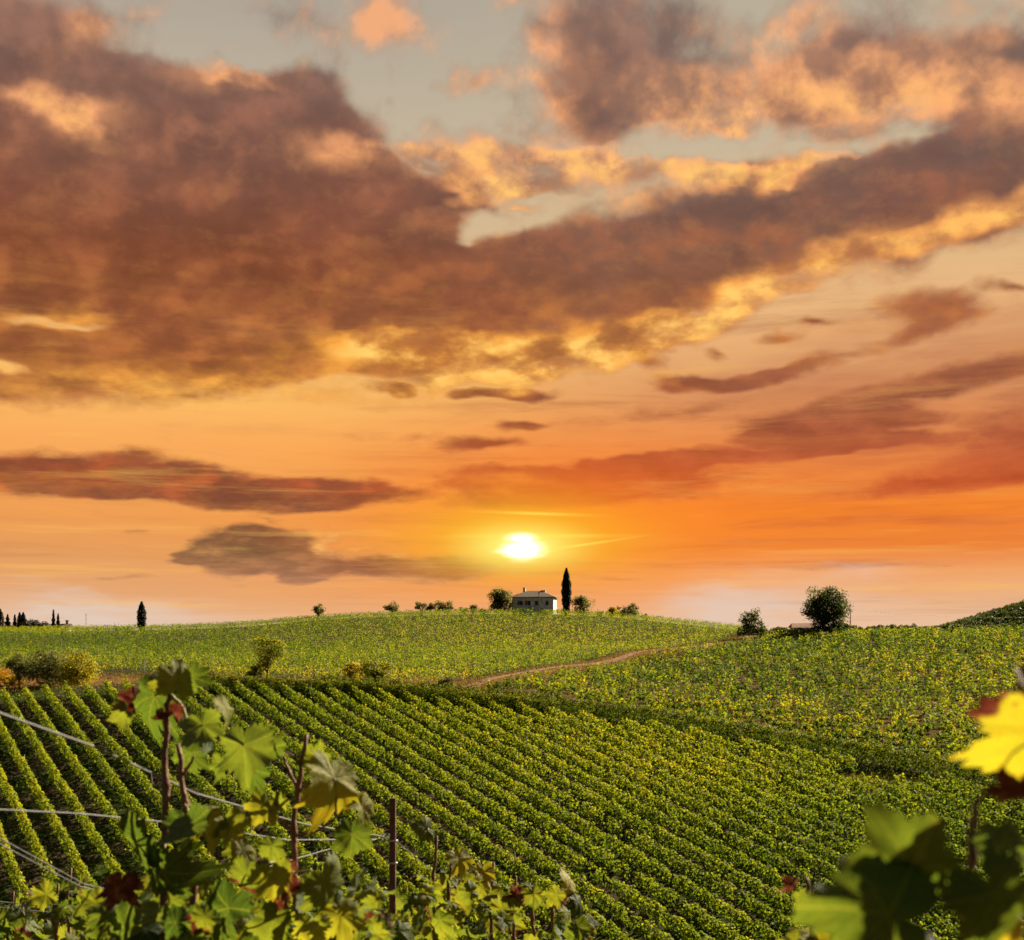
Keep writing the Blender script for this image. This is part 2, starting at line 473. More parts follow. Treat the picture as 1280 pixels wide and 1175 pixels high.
def plain(name, c, rough=0.7, var=0.25, scale=3.0, metal=0.0, bump=0.0, spec=0.4):
    m, T = new_mat(name)
    o = T.n('ShaderNodeOutputMaterial')
    b = T.n('ShaderNodeBsdfPrincipled')
    tcn = T.n('ShaderNodeTexCoord')
    nz = T.noise(tcn.outputs['Object'], scale, 5.0, 0.6)
    c1 = tuple(v * (1 - var) for v in c) + (1,)
    c2 = tuple(min(1, v * (1 + var)) for v in c) + (1,)
    T.put(b.inputs['Base Color'], T.ramp(nz, [(0.3, c1), (0.7, c2)]))
    b.inputs['Roughness'].default_value = rough
    b.inputs['Metallic'].default_value = metal
    b.inputs['Specular IOR Level'].default_value = spec
    if bump:
        bn = T.n('ShaderNodeBump')
        bn.inputs['Strength'].default_value = bump
        bn.inputs['Distance'].default_value = 0.05
        T.put(bn.inputs['Height'], nz)
        T.put(b.inputs['Normal'], bn.outputs[0])
    T.t.links.new(b.outputs[0], o.inputs[0])
    return m


def leaf_mat(name, stops, trans=0.45, rough=0.5, gain=1.5, yel=(1.0, 1.0, 0.55)):
    """Thin foliage: colour from the per-leaf tint, part of the light passing through."""
    m, T = new_mat(name)
    o = T.n('ShaderNodeOutputMaterial')
    b = T.n('ShaderNodeBsdfPrincipled')
    tr = T.n('ShaderNodeBsdfTranslucent')
    mx = T.n('ShaderNodeMixShader')
    at = T.n('ShaderNodeAttribute', attribute_name='tint')
    c = T.ramp(at.outputs['Fac'], [(p, tuple(q) + (1,)) for p, q in stops])
    T.put(b.inputs['Base Color'], c)
    b.inputs['Roughness'].default_value = rough
    b.inputs['Specular IOR Level'].default_value = 0.08
    T.put(tr.inputs['Color'], T.mix(1.0, c, tuple(gain * y for y in yel) + (1,), 'MULTIPLY'))
    mx.inputs[0].default_value = trans
    T.t.links.new(b.outputs[0], mx.inputs[1])
    T.t.links.new(tr.outputs[0], mx.inputs[2])
    T.t.links.new(mx.outputs[0], o.inputs[0])
    return m


VINE = [(0.0, (.022, .050, .012)), (0.30, (.062, .098, .010)), (0.55, (.168, .205, .014)), (0.75, (.315, .290, .014)), (0.90, (.360, .190, .014)), (1.0, (.220, .070, .018))]
M_vine = leaf_mat('vine_leaves', VINE, 0.42, 0.7, 1.5)
M_hedge = leaf_mat('hedge_vine_leaves', VINE, 0.22, 0.7, 1.3)
M_farvine = leaf_mat('far_vine_leaves', VINE, 0.45, 0.75, 1.5)
M_tree = leaf_mat('tree_leaves', [(0, (.036, .050, .016)), (.5, (.076, .092, .026)), (.8, (.12, .13, .033)), (1, (.17, .15, .04))], 0.48, 0.6, 1.2, (1, .95, .6))
M_olive = leaf_mat('olive_leaves', [(0, (.075, .090, .034)), (.5, (.145, .15, .052)), (.8, (.21, .19, .065)), (1, (.28, .22, .075))], 0.5, 0.6, 1.2, (1, .95, .6))
M_gold = leaf_mat('golden_leaves', [(0, (.08, .11, .014)), (.4, (.24, .22, .018)), (.8, (.42, .30, .018)), (1, (.40, .17, .02))], 0.5, 0.55, 1.5)
M_cyp = leaf_mat('cypress_leaves', [(0, (.012, .017, .008)), (.6, (.026, .032, .013)), (1, (.05, .05, .02))], 0.12, 0.7, 1.0, (1, .9, .6))
M_dry = leaf_mat('dry_grass', [(0, (.14, .085, .035)), (.5, (.25, .15, .055)), (1, (.20, .18, .05))], 0.3, 0.8, 1.1, (1, .9, .6))
M_bark = plain('bark', (.075, .055, .04), 0.9, 0.35, 4.0, bump=0.4)
M_stem = plain('vine_wood', (.065, .048, .036), 0.9, 0.3, 6.0)
M_stake = plain('weathered_wood', (.36, .33, .30), 0.8, 0.25, 3.0)
M_stone = plain('plastered_stone', (.78, .66, .56), 0.9, 0.22, 0.9, bump=0.3)
M_rooft = plain('roof_tiles', (.13, .085, .058), 0.85, 0.3, 2.5, bump=0.3)
M_dark = plain('dark_opening', (.035, .03, .028), 0.5, 0.2, 2.0)
M_trim = plain('stone_trim', (.46, .41, .36), 0.85, 0.15, 2.0)
M_shut = plain('wooden_shutter', (.13, .085, .055), 0.75, 0.2, 3.0)

# ------------------------------------------------------------------ terrain
# slope of the lower field: Z = A0 + C0*Y, rows run along DROW
A0, C0 = -49.5, 0.2148
BX = np.array([-400, -160, -100, -76, -49, -20, 0, 20, 37.5, 54, 60, 90, 140, 400.])
BY = np.array([176, 176, 180, 185, 194, 189, 182, 172, 161, 150, 146, 128, 105, 60.])


def yb(X):
    return np.interp(X, BX, BY)


_ctl = [  # photograph column, row, depth of points on the ground of the far slopes
    (0, 870, 188), (130, 860, 196), (250, 852, 200), (0, 842, 215), (130, 840, 216), (350, 852, 206), (440, 854, 201), (560, 864, 192),
    (0, 806, 300), (180, 808, 300), (350, 806, 300), (0, 791, 400), (60, 790, 410), (177, 789, 372), (300, 784, 378), (400, 775, 385), (500, 771, 395), (640, 770, 400), (750, 772, 395),
    (850, 780, 380), (925, 789, 352), (640, 818, 270), (350, 822, 262), (500, 820, 262), (760, 812, 290),
    (575, 862, 195), (700, 840, 225), (800, 820, 262), (925, 803, 310), (700, 872, 186), (750, 882, 186), (1000, 928, 170), (1150, 952, 160), (1280, 966, 155),
    (1000, 850, 230), (1200, 862, 222), (860, 852, 226), (840, 838, 246), (1280, 866, 218), (960, 798, 315), (1033, 792, 320), (1150, 791, 320), (1280, 790, 320), (1420, 790, 320),
    (1420, 970, 158), (-150, 842, 214), (-150, 792, 400), (-150, 872, 186)]
_cp = np.array([[(a - 640) / F * c, c, (HY - b) / F * c] for a, b, c in _ctl])
_bk = np.array([[x, 560, -22] for x in (-260, -130, 0, 130)] + [[x, 470, -20] for x in (90, 160, 240)] + [[200, 320, -6], [240, 220, -22], [-300, 300, -8], [-300, 420, -9], [300, 400, -20]], float)
_cp = np.vstack([_cp, _bk])


def _tps(r2):
    return np.where(r2 > 1e-9, 0.5 * r2 * np.log(np.maximum(r2, 1e-9)), 0.0)


_sc = 100.0
_d2 = ((_cp[:, None, :2] - _cp[None, :, :2]) / _sc) ** 2
_K = _tps(_d2.sum(2)) + np.eye(len(_cp)) * 0.004
_P = np.c_[np.ones(len(_cp)), _cp[:, :2] / _sc]
_A = np.block([[_K, _P], [_P.T, np.zeros((3, 3))]])
_w = np.linalg.solve(_A, np.r_[_cp[:, 2], 0, 0, 0])


def upper(X, Y):
    X, Y = np.atleast_1d(X).astype(float), np.atleast_1d(Y).astype(float)
    out_ = np.empty(X.shape)
    fx, fy, fo = X.ravel(), Y.ravel(), out_.ravel()
    for i in range(0, fx.size, 20000):
        x, y = fx[i:i + 20000] / _sc, fy[i:i + 20000] / _sc
        r2 = (x[:, None] - _cp[None, :, 0] / _sc) ** 2 + (y[:, None] - _cp[None, :, 1] / _sc) ** 2
        fo[i:i + 20000] = _tps(r2) @ _w[:-3] + _w[-3] + _w[-2] * x + _w[-1] * y
    return fo.reshape(X.shape)


TX = np.array([-8.2, 8.7, 27, 57, 75.])      # the dirt track
TY = np.array([193, 225, 262, 308, 345.])


def xtrack(Y):
    return np.interp(Y, TY, TX)


def smoothstep(a, b, v):
    t = np.clip((v - a) / (b - a), 0, 1)
    return t * t * (3 - 2 * t)


def height(X, Y):
    """World height of the ground."""
    X, Y = np.atleast_1d(X).astype(float), np.atleast_1d(Y).astype(float)
    near = -1.95 - 0.42 * np.maximum(Y - 2.2, 0) + 0.10 * np.maximum(2.2 - Y, 0)
    low = A0 + C0 * Y + 0.5 * np.sin(X / 23.0 + 1) * smoothstep(100, 60, Y)
    k = 2.0
    low = np.maximum(near, low) + np.log1p(np.exp(-np.abs(near - low) / k)) * k
    up = np.clip(upper(np.clip(X, -330, 330), np.clip(Y, 100, 600)), -60, 20)
    far = smoothstep(430, 900, np.hypot(X, Y))
    up = up * (1 - far) - 42 * far
    up = up + 1.0 * np.exp(-((X - xtrack(Y)) / 4.2) ** 2) * smoothstep(190, 204, Y) * smoothstep(345, 322, Y)
    t = smoothstep(0.5, 7.0, Y - yb(X))
    return EYE + low * (1 - t) + up * t


def hz(x, y):
    return float(height(np.array([x]), np.array([y]))[0])


def axis(fine0, fine1, step, far0, far1):
    a = list(np.arange(fine0, fine1 + .01, step))
    g, s_ = [], step
    v = fine1
    while v < far1:
        s_ *= 1.25
        v += s_
        g.append(v)
    l, s_ = [], step
    v = fine0
    while v > far0:
        s_ *= 1.25
        v -= s_
        l.append(v)
    return np.array(l[::-1] + a + g)


gx, gy = axis(-190, 190, 1.6, -7000, 7000), axis(-6, 400, 1.6, -900, 9000)
GX, GY = np.meshgrid(gx, gy)
GZ = height(GX, GY)
nx, ny = len(gx), len(gy)
ii = (np.arange(ny - 1)[:, None] * nx + np.arange(nx - 1)[None, :]).ravel()
quads = np.c_[ii, ii + 1, ii + nx + 1, ii + nx]


scrub = smoothstep(1, 6, GY - yb(GX)) * smoothstep(214, 204, GY) * smoothstep(-2, -14, GX)
rightf = smoothstep(2, 5, GY - yb(GX)) * smoothstep(330, 318, GY) * (GX > xtrack(GY)) * (GX > -6)
drygr = np.clip(scrub + .30 * rightf + smoothstep(5.5, 3, np.abs(GX - xtrack(GY))) * (GY > 188) * (GY < 340), 0, 1)
farf = smoothstep(196, 210, GY) * smoothstep(2, -2, GX - xtrack(GY))


def ground_mat():
    m, T = new_mat('field_soil')
    o = T.n('ShaderNodeOutputMaterial')
    b = T.n('ShaderNodeBsdfPrincipled')
    tcn = T.n('ShaderNodeTexCoord')
    n1 = T.noise(tcn.outputs['Object'], 0.16, 6, 0.65)
    n2 = T.noise(tcn.outputs['Object'], 1.1, 6, 0.7)
    soil = T.ramp(n2, [(0.3, (.030, .022, .015, 1)), (0.5, (.062, .043, .028, 1)), (0.7, (.105, .070, .042, 1))])
    grass = T.ramp(n2, [(0.3, (.016, .026, .007, 1)), (0.55, (.040, .055, .011, 1)), (0.75, (.085, .085, .02, 1))])
    dry = T.ramp(n2, [(0.3, (.085, .045, .02, 1)), (0.5, (.17, .088, .032, 1)), (0.72, (.25, .14, .05, 1))])
    c = T.mix(T.step(n1, 0.42, 0.60), soil, grass)
    a1 = T.n('ShaderNodeAttribute', attribute_name='dry')
    c = T.mix(T.m('MULTIPLY', a1.outputs['Fac'], T.step(n1, 0.30, 0.55, 0.55, 1.0)), c, dry)
    T.put(b.inputs['Base Color'], c)
    b.inputs['Roughness'].default_value = 0.95
    b.inputs["Specular IOR Level"].default_value = 0.0
    bn = T.n('ShaderNodeBump')
    bn.inputs['Strength'].default_value = 0.7
    bn.inputs['Distance'].default_value = 0.12
    T.put(bn.inputs['Height'], n2)
    T.put(b.inputs['Normal'], bn.outputs[0])
    T.t.links.new(b.outputs[0], o.inputs[0])
    return m


tag(mesh_obj('ground', np.c_[GX.ravel(), GY.ravel(), GZ.ravel()], quads, ground_mat(), smooth=True, attrs={'dry': ('POINT', drygr)}), kind='structure')

# dirt track climbing between the two far fields
ty = np.arange(193, 345, 1.5)
tx = xtrack(ty) + .5 * np.sin(ty / 9)
tv = []
for k, (x, y) in enumerate(zip(tx, ty)):
    for j, off in enumerate((-.9, -.5, 0, .5, .9)):
        tv.append((x + off * .9, y - off * .45, 0))
tv = np.array(tv)
tv[:, 2] = height(tv[:, 0], tv[:, 1]) + np.tile([.03, .05, .09, .05, .03], len(ty))
kk = (np.arange(len(ty) - 1)[:, None] * 5 + np.arange(4)[None, :]).ravel()
tag(mesh_obj('path', tv, np.c_[kk, kk + 1, kk + 6, kk + 5], plain('track_dirt', (.21, .135, .078), .95, .3, .7, bump=.5, spec=0.0), smooth=True), kind='structure')


# ------------------------------------------------------------------ foliage cards
def rand_unit(n):
    v = rng.normal(size=(n, 3))
    return v / np.linalg.norm(v, axis=1, keepdims=True)


def cards(C, N, size, aspect=0.8, fold=0.18, spin=None):
    """One folded leaf (a quad) at each centre C, facing N."""
    n = len(C)
    N = N / np.maximum(np.linalg.norm(N, axis=1, keepdims=True), 1e-9)
    R = rand_unit(n)
    A = np.cross(N, R)
    A /= np.maximum(np.linalg.norm(A, axis=1, keepdims=True), 1e-9)
    B = np.cross(N, A)
    s = (size if np.ndim(size) else np.full(n, size))[:, None] * .5
    V = np.stack([C - A * s, C + B * s * aspect + N * s * fold, C + A * s * 1.15, C - B * s * aspect + N * s * fold], 1).reshape(-1, 3)
    Fq = np.arange(4 * n).reshape(n, 4)
    return V, Fq


def wav(t, seed, f=1.0):
    """Cheap smooth 1-D noise in -1..1."""
    r = np.random.default_rng(seed)
    o = np.zeros_like(t, float)
    for k in range(5):
        o += np.sin(t * f * (0.55 * 1.7 ** k) + r.uniform(0, 6.28)) * 0.8 ** k
    return o / 2.4


def patch(X, Y, s=22.0):
    """Slow drifts of colour over a field."""
    return (np.sin(X / s + 1.3) + np.sin(Y / s * 1.3 + X / s * .6 + .5) + np.sin((X - Y) / s * .7 + 2)) / 3


DR = np.array([-0.502, 0.865])   # uphill along a row
DQ = np.array([0.865, 0.502])    # across the rows
ROW = 2.8


def row_foliage(xs, ys, per_m, hgt, wid, lsize, seed, tint0, zbase=None, low=.35, gap=None):
    """Leaves of one trained vine row whose line runs through the samples xs, ys (one per leaf)."""
    n = len(xs)
    r = np.random.default_rng(seed)
    t = np.hypot(xs - xs[0], ys - ys[0]) if n else xs
    vn = np.sin(2 * np.pi * t / 1.2 + 1.5 * wav(t, seed + 7, .6))
    bul = 1 + .16 * vn + .20 * wav(t, seed, 4.2) + .12 * wav(t, seed + 5, 9.0)
    th = r.uniform(0, 2 * np.pi, n)
    rad = np.sqrt(r.uniform(.22, 1.0, n))
    off = np.cos(th) * rad * wid * .5 * bul
    hv = np.sin(th) * rad
    top = hgt * (1 + .07 * vn + .12 * wav(t, seed + 2, 3.1))
    hc, hr = (top + low) / 2, (top - low) / 2
    z = hc + hv * hr * (1 + .1 * wav(t, seed + 3, 7))
    sh = r.uniform(0, 1, n) > .955
    z = z + sh * r.uniform(0, .45, n)
    return off, z, th, hv, rad


def tint_of(n, base, spread=.16):
    return np.clip(base + rng.normal(0, spread, n), 0, 1)


# ------------------------------------------------------------------ lower field: trained rows
def lower_row(k):
    q = 12.5 + ROW * k
    ts = np.arange(-30, 260, .5)
    X, Y = q * DQ[0] + ts * DR[0], q * DQ[1] + ts * DR[1]
    end = np.where(X < -40, 3.0, np.where(X < -15, 4.0, 6.6)) + (0 if k % 3 else .8)
    ok = (Y > 97) & (Y < yb(X) - end) & (X > -95) & (X < 112)
    gapok = ~((np.hypot((X - 45) / 6.5, (Y - 146.5) / 2.9)) < 1)
    ok &= gapok
    if ok.sum() < 6:
        return None
    tt = ts[ok]
    n = int((tt[-1] - tt[0]) * 92)
    u = rng.uniform(tt[0], tt[-1], n)
    # skip leaves that fall in the grassy gap
    xs, ys = q * DQ[0] + u * DR[0], q * DQ[1] + u * DR[1]
    vid = np.floor(u / 1.2).astype(int) - int(tt[0] / 1.2) + 5
    vig_ = np.random.default_rng(4000 + k).uniform(0, 1, vid.max() + 9)[vid]
    thin_ = rng.uniform(0, 1, n) > np.where(vig_ < .045, .90, np.where(vig_ < .16, .45, 0))
    keep = thin_ & ((np.hypot((xs - 45) / 6.5, (ys - 146.5) / 2.9)) > 1)
    o_ = np.argsort(u[keep])
    u = u[keep][o_]
    xs, ys = xs[keep][o_] + .10 * wav(u, 900 + k, .5), ys[keep][o_] + .10 * wav(u, 950 + k, .5)
    off, z, th, hv, rad = row_foliage(xs, ys, 0, 1.9, .84 if k < 11 else 1.0, .2, 100 + k, 0)
    C = np.c_[xs + DQ[0] * off, ys + DQ[1] * off, height(xs, ys) + z]
    N = np.c_[np.cos(th) * DQ[0], np.cos(th) * DQ[1], .25 + hv] * .8 + rand_unit(len(xs)) * .75
    pt = patch(xs, ys, 17)
    vig = wav(u, 300 + k, .9)
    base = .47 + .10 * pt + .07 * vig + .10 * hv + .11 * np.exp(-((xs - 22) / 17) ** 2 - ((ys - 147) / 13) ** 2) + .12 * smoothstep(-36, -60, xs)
    V, Q4 = cards(C, N, rng.uniform(.20, .38, len(xs)))
    ox, oy = xs[len(xs) // 2], ys[len(ys) // 2]
    org = np.array([ox, oy, hz(ox, oy)])
    root = empty('vine_row', org)  # one trained vine row, its vines merged into one body
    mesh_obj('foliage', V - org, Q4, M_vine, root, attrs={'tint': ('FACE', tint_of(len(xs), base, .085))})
    st = MB()
    for a in np.arange(tt[0] + .4, tt[-1], 1.15):
        x, y = q * DQ[0] + a * DR[0], q * DQ[1] + a * DR[1]
        if np.hypot((x - 45) / 6.5, (y - 146.5) / 2.9) < 1:
            continue
        z0 = hz(x, y)
        lx, ly = rng.normal(0, .06, 2)
        st.tube([(x - ox, y - oy, z0 - org[2] - .05), (x - ox + lx, y - oy + ly, z0 - org[2] + .5), (x - ox + lx * .5, y - oy - ly, z0 - org[2] + 1.0)], [.035, .03, .022], 4, False)
    so = st.build('stems', M_stem, root)
    so['kind'] = 'stuff'
    return root


def ordinal(n):
    return f"{n}{'th' if 10 <= n % 100 <= 20 else {1: 'st', 2: 'nd', 3: 'rd'}.get(n % 10, 'th')}"


rows = [r_ for r_ in (lower_row(k) for k in range(0, 51)) if r_]
for i, r_ in enumerate(rows):
    tag(r_, f'leafy vine row on the lower slope, {ordinal(i + 1)} row from the lower left corner', 'vine row', 'trained vine rows on the lower slope')


# the hedge-like row closing the lower field at its upper edge
def border_row(x0, x1, off_y, label, seed, base):
    n = int((x1 - x0) * 330)
    xs = np.sort(rng.uniform(x0, x1, n))
    ys = yb(xs) - off_y + .2 * wav(xs, seed, .3)
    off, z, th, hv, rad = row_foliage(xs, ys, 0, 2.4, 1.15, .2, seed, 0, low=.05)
    C = np.c_[xs + .4 * off, ys + .9 * off, height(xs, ys) + z]
    N = np.c_[.4 * np.cos(th), .9 * np.cos(th), .25 + hv] * .8 + rand_unit(n) * .75
    V, Q4 = cards(C, N, rng.uniform(.16, .30, n))
    xm = (x0 + x1) / 2
    org = np.array([xm, float(yb(xm)) - off_y, hz(xm, float(yb(xm)) - off_y)])
    r0 = empty('vine_row', org)
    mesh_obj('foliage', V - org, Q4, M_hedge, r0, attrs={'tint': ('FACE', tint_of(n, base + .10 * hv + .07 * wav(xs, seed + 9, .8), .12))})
    tag(r0, label, 'vine row', 'trained vine rows on the lower slope')


border_row(-30, 62, 3.2, 'long dark-sided vine row running along the upper edge of the lower slope', 71, .44)
border_row(-46, 6, 5.6, 'shorter yellow-topped vine row just inside the upper edge of the lower slope', 72, .52)


# ------------------------------------------------------------------ hill below the farmhouse: rows of upright vines
def hill_rows():
    d = np.array([.93, -.36])
    d /= np.linalg.norm(d)
    p = np.array([-d[1], d[0]])
    out_ = []
    for k in range(0, 86):
        q = 150 + k * 3.0
        ts = np.arange(-330, 240, .4)
        X, Y = q * p[0] + ts * d[0], q * p[1] + ts * d[1]
        lo = np.where(X < -45, 213.0, np.where(X < -20, 205.0, 199.0))
        ok = (Y > lo) & (Y < 430) & (X < xtrack(Y) - 2.6) & (X > -.44 * Y) & (Y < 428 - np.abs(X) * .08) & ((X > -75) | (Y < 396))
        if ok.sum() < 14:
            continue
        a, b = ts[ok][0], ts[ok][-1]
        nv = int((b - a) / 1.05)
        tv_ = a + (np.arange(nv) + rng.uniform(-.25, .25, nv)) * 1.05
        X, Y = q * p[0] + tv_ * d[0], q * p[1] + tv_ * d[1]
        ok = (X < xtrack(Y) - 2.4) & (rng.uniform(0, 1, nv) > .07)
        X, Y = X[ok], Y[ok]
        out_.append((X, Y))
    return out_


HR = hill_rows()
for i, (X, Y) in enumerate(HR):
    nv = len(X)
    per = 28 if Y.mean() < 290 else 18
    hv = rng.uniform(.72, 1.2, nv) * 1.75
    vt = .50 + .15 * patch(X, Y, 30) + rng.normal(0, .10, nv) + .12 * smoothstep(225, 205, Y) - .05
    xs, ys = np.repeat(X, per), np.repeat(Y, per)
    n = len(xs)
    h = rng.uniform(.22, 1.0, n) ** .8
    C = np.c_[xs + rng.normal(0, .30, n), ys + rng.normal(0, .26, n), height(xs, ys) + h * np.repeat(hv, per)]
    N = rand_unit(n) * .9 + np.array([.1, -.1, .35])
    V, Q4 = cards(C, N, rng.uniform(.18, .38, n), .55)
    org = np.array([X.mean(), Y.mean(), hz(X.mean(), Y.mean())])
    r0 = mesh_obj('vine_row', V - org, Q4, M_farvine, attrs={'tint': ('FACE', np.clip(np.repeat(vt, per) + .10 * (h - .5) + rng.normal(0, .07, n), 0, 1))})  # a row of separate upright vines in a single mesh
    r0.location = org
    tag(r0, f'{ordinal(i + 1)} row of upright vines up the farmhouse hill from the scrub strip', 'vine row', 'vine rows on the farmhouse hill')

# ------------------------------------------------------------------ right-hand field: single bushy vines
def bush_vine_mesh(seed, n):
    r = np.random.default_rng(seed)
    k = 5
    cc = np.c_[r.normal(0, .26, k), r.normal(0, .24, k), r.uniform(.65, 1.35, k)]
    w = r.integers(0, k, n)
    C = cc[w] + r.normal(0, 1, (n, 3)) * np.array([.22, .22, .22])
    C[:, 2] = np.clip(C[:, 2], .25, 1.95)
    sh = r.uniform(0, 1, n) > .93
    C[sh, 2] += r.uniform(.1, .4, sh.sum())
    N = (C - np.array([0, 0, .95])) + rand_unit(n) * .6
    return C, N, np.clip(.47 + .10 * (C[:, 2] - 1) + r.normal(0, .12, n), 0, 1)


bd = np.array([.90, .44])
bd /= np.linalg.norm(bd)
bp = np.array([-bd[1], bd[0]])
pts = []
for k in range(-20, 150):
    for t in np.arange(-60, 420, 1.75):
        q = 40 + k * 2.7
        x, y = q * bp[0] + t * bd[0], q * bp[1] + t * bd[1]
        pts.append((x + rng.normal(0, .25), y + rng.normal(0, .28)))
pts = np.array(pts)
X, Y = pts.T
ok = (Y > yb(X) + 3.5) & (Y < 318) & (X > xtrack(Y) + 4.2) & (X < .62 * Y + 6) & (X > -5) & (rng.uniform(0, 1, len(X)) > .13) 
ok &= ~((Y < 191) & (X < 4))
pts = pts[ok]
pts = pts[np.argsort(np.hypot(pts[:, 0], pts[:, 1]) + 400 * (pts[:, 0] > .43 * pts[:, 1]))]
protos = []
for s_ in range(6):
    C, N, tn = bush_vine_mesh(40 + s_, 60)
    V, Q4 = cards(C, N, rng.uniform(.30, .55, len(C)), .62)
    root = empty('grapevine', (0, 0, 0))
    mesh_obj('foliage', V, Q4, M_vine, root, attrs={'tint': ('FACE', np.clip(tn + (-.32, -.22, -.09, .0, .09, .20)[s_], 0, 1))})
    tb = MB()
    tb.tube([(0, 0, -.1), (.04, .02, .45), (-.03, .03, .9)], [.05, .04, .025], 5, False)
    tb.build('trunk', M_stem, root)
    protos.append(root)
near_n = 290
used = [False] * 6
KIND = ['dark green', 'deep green', 'mid green', 'yellowish green', 'yellow', 'orange-yellow']
pz = height(pts[:, 0], pts[:, 1])
pick = np.clip((rng.normal(2.4, 1.4, len(pts)) + 1.2 * patch(pts[:, 0], pts[:, 1], 14)).round(), 0, 5).astype(int)
for i in range(min(near_n, len(pts))):
    s_ = int(pick[i])
    o = protos[s_] if not used[s_] else copy_tree(protos[s_])
    used[s_] = True
    o.location = (pts[i, 0], pts[i, 1], pz[i])
    o.rotation_euler = (0, 0, rng.uniform(0, 6.28))
    g_ = rng.uniform(.82, 1.2)
    o.scale = (g_, g_, g_ * rng.uniform(.9, 1.1))
    tag(o, f'bushy {KIND[s_]} grapevine in the sparse field behind the lower slope', 'grapevine', f'{KIND[s_]} bushy grapevines in the sparse field')
# the rest of that field
far_pts, far_z = pts[near_n:], pz[near_n:]
per = 32
n = len(far_pts) * per
base = np.repeat(np.c_[far_pts, far_z], per, 0)
sc_ = np.repeat(rng.uniform(.8, 1.2, len(far_pts)), per)
C0_ = np.c_[rng.normal(0, .31, n), rng.normal(0, .30, n), np.clip(rng.normal(1.0, .38, n), .25, 1.9)] * sc_[:, None]
N = C0_ - np.array([0, 0, .95]) + rand_unit(n) * .6
V, Q4 = cards(base + C0_, N, rng.uniform(.32, .62, n), .62)
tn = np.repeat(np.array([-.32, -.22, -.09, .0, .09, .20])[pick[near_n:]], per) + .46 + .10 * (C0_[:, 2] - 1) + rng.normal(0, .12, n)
tag(mesh_obj('grapevine_field', V, Q4, M_vine, attrs={'tint': ('FACE', np.clip(tn, 0, 1))}), 'sparse field of bushy green and yellow grapevines rising to the right skyline', 'grapevines', kind='stuff')


# ------------------------------------------------------------------ trees
def make_tree(name, label, cat, px, ytop, wpx, Y, mat, shape='round', n=900, leaf=.36, tint=.4, group=None, base=None, trunk=.25, seed=0, lowf=.18, spread=.2, clumps=16, xoff=0.0, sag=0.0):
    """A tree or bush standing on the ground: crown of leaf clumps, tapered trunk with limbs."""
    r = np.random.default_rng(1000 + seed)
    n = int(n * (2.6 if shape in ('column', 'cone') else 2.3))
    leaf *= 1.15
    x = (px - 640) / F * Y
    z0 = hz(x, Y) if base is None else base
    H_ = EYE + (HY - ytop) / F * Y - z0
    Wd = wpx / F * Y
    root = empty(name, (x, Y, z0 - .05))
    if shape == 'column':
        h = r.uniform(0, 1, n) ** .9
        prof = np.sin(np.pi * np.clip(h * .93 + .05, 0, 1)) ** .45 * np.where(h > .6, 1 - .55 * ((h - .6) / .4) ** 1.6, 1)
        a = r.uniform(0, 6.283, n)
        rr = np.sqrt(r.uniform(.35, 1, n)) * prof * Wd * .5 * (1 + .10 * np.sin(h * 31 + a * 2))
        C = np.c_[rr * np.cos(a), rr * np.sin(a), H_ * (lowf * .3 + h * (1 - lowf * .3))]
        N = np.c_[np.cos(a), np.sin(a), .3 + 0 * a] + rand_unit(n) * .6
    elif shape == 'cone':
        h = r.uniform(0, 1, n) ** 1.2
        a = r.uniform(0, 6.283, n)
        lay = 1 + .28 * np.sin(h * 26)
        rr = np.sqrt(r.uniform(.25, 1, n)) * (1 - h) ** .8 * Wd * .5 * lay + .05
        C = np.c_[rr * np.cos(a), rr * np.sin(a), H_ * (.06 + h * .94)]
        N = np.c_[np.cos(a), np.sin(a), .4 + 0 * a] + rand_unit(n) * .7
    else:
        lo = lowf * H_
        cen = rand_unit(clumps)
        rad = r.uniform(.38, .90, clumps)
        cc = cen * rad[:, None] * np.array([Wd * .5, Wd * .45, (H_ - lo) * .5]) + np.array([0, 0, (H_ + lo) * .5])
        if shape == 'dome':      # widest near the ground
            cc[:, 2] = lo + (cc[:, 2] - lo) * .92
        cr = r.uniform(.11, .24, clumps) * (1.0 if clumps > 60 else 1.45) * min(Wd, (H_ - lo) * 1.3)
        w = r.integers(0, clumps, n)
        dv = rand_unit(n) * (r.uniform(.1, 1, n) ** .55)[:, None]
        C = cc[w] + dv * cr[w][:, None] * np.array([1, 1, .72])
        C[:, 2] = np.clip(C[:, 2], .06 * H_, H_ * 1.02)
        N = dv + np.array([0, 0, .25]) + rand_unit(n) * .7
    V, Q4 = cards(C, N, r.uniform(.65, 1.25, n) * leaf, .75)
    tv_ = np.clip(tint + r.normal(0, spread, n), 0, 1)
    if shape not in ('column', 'cone'):
        tv_ = np.clip(tv_ + r.normal(0, .10, clumps)[w], 0, 1)
    mesh_obj('crown', V, Q4, mat, root, attrs={'tint': ('FACE', tv_)})
    b = MB()
    tr_ = trunk
    top = H_ * (.9 if shape in ('column', 'cone') else .55)
    b.tube([(0, 0, -.2), (.03 * H_ * r.normal(), .02 * H_, top * .5), (.04 * H_ * r.normal(), 0, top)], [tr_, tr_ * .75, tr_ * .3], 7)
    if shape not in ('column', 'cone'):
        for j in range(min(8, clumps)):
            m = cc[j] * np.array([.45, .45, 1])
            m[2] = max(top * .45, cc[j][2] * .68)
            b.tube([(0, 0, top * .35), tuple(m), tuple(cc[j])], [tr_ * .5, tr_ * .33, tr_ * .12], 5)
    b.build('trunk', M_bark, root)
    tag(root, label, cat, group)
    return root


T = make_tree
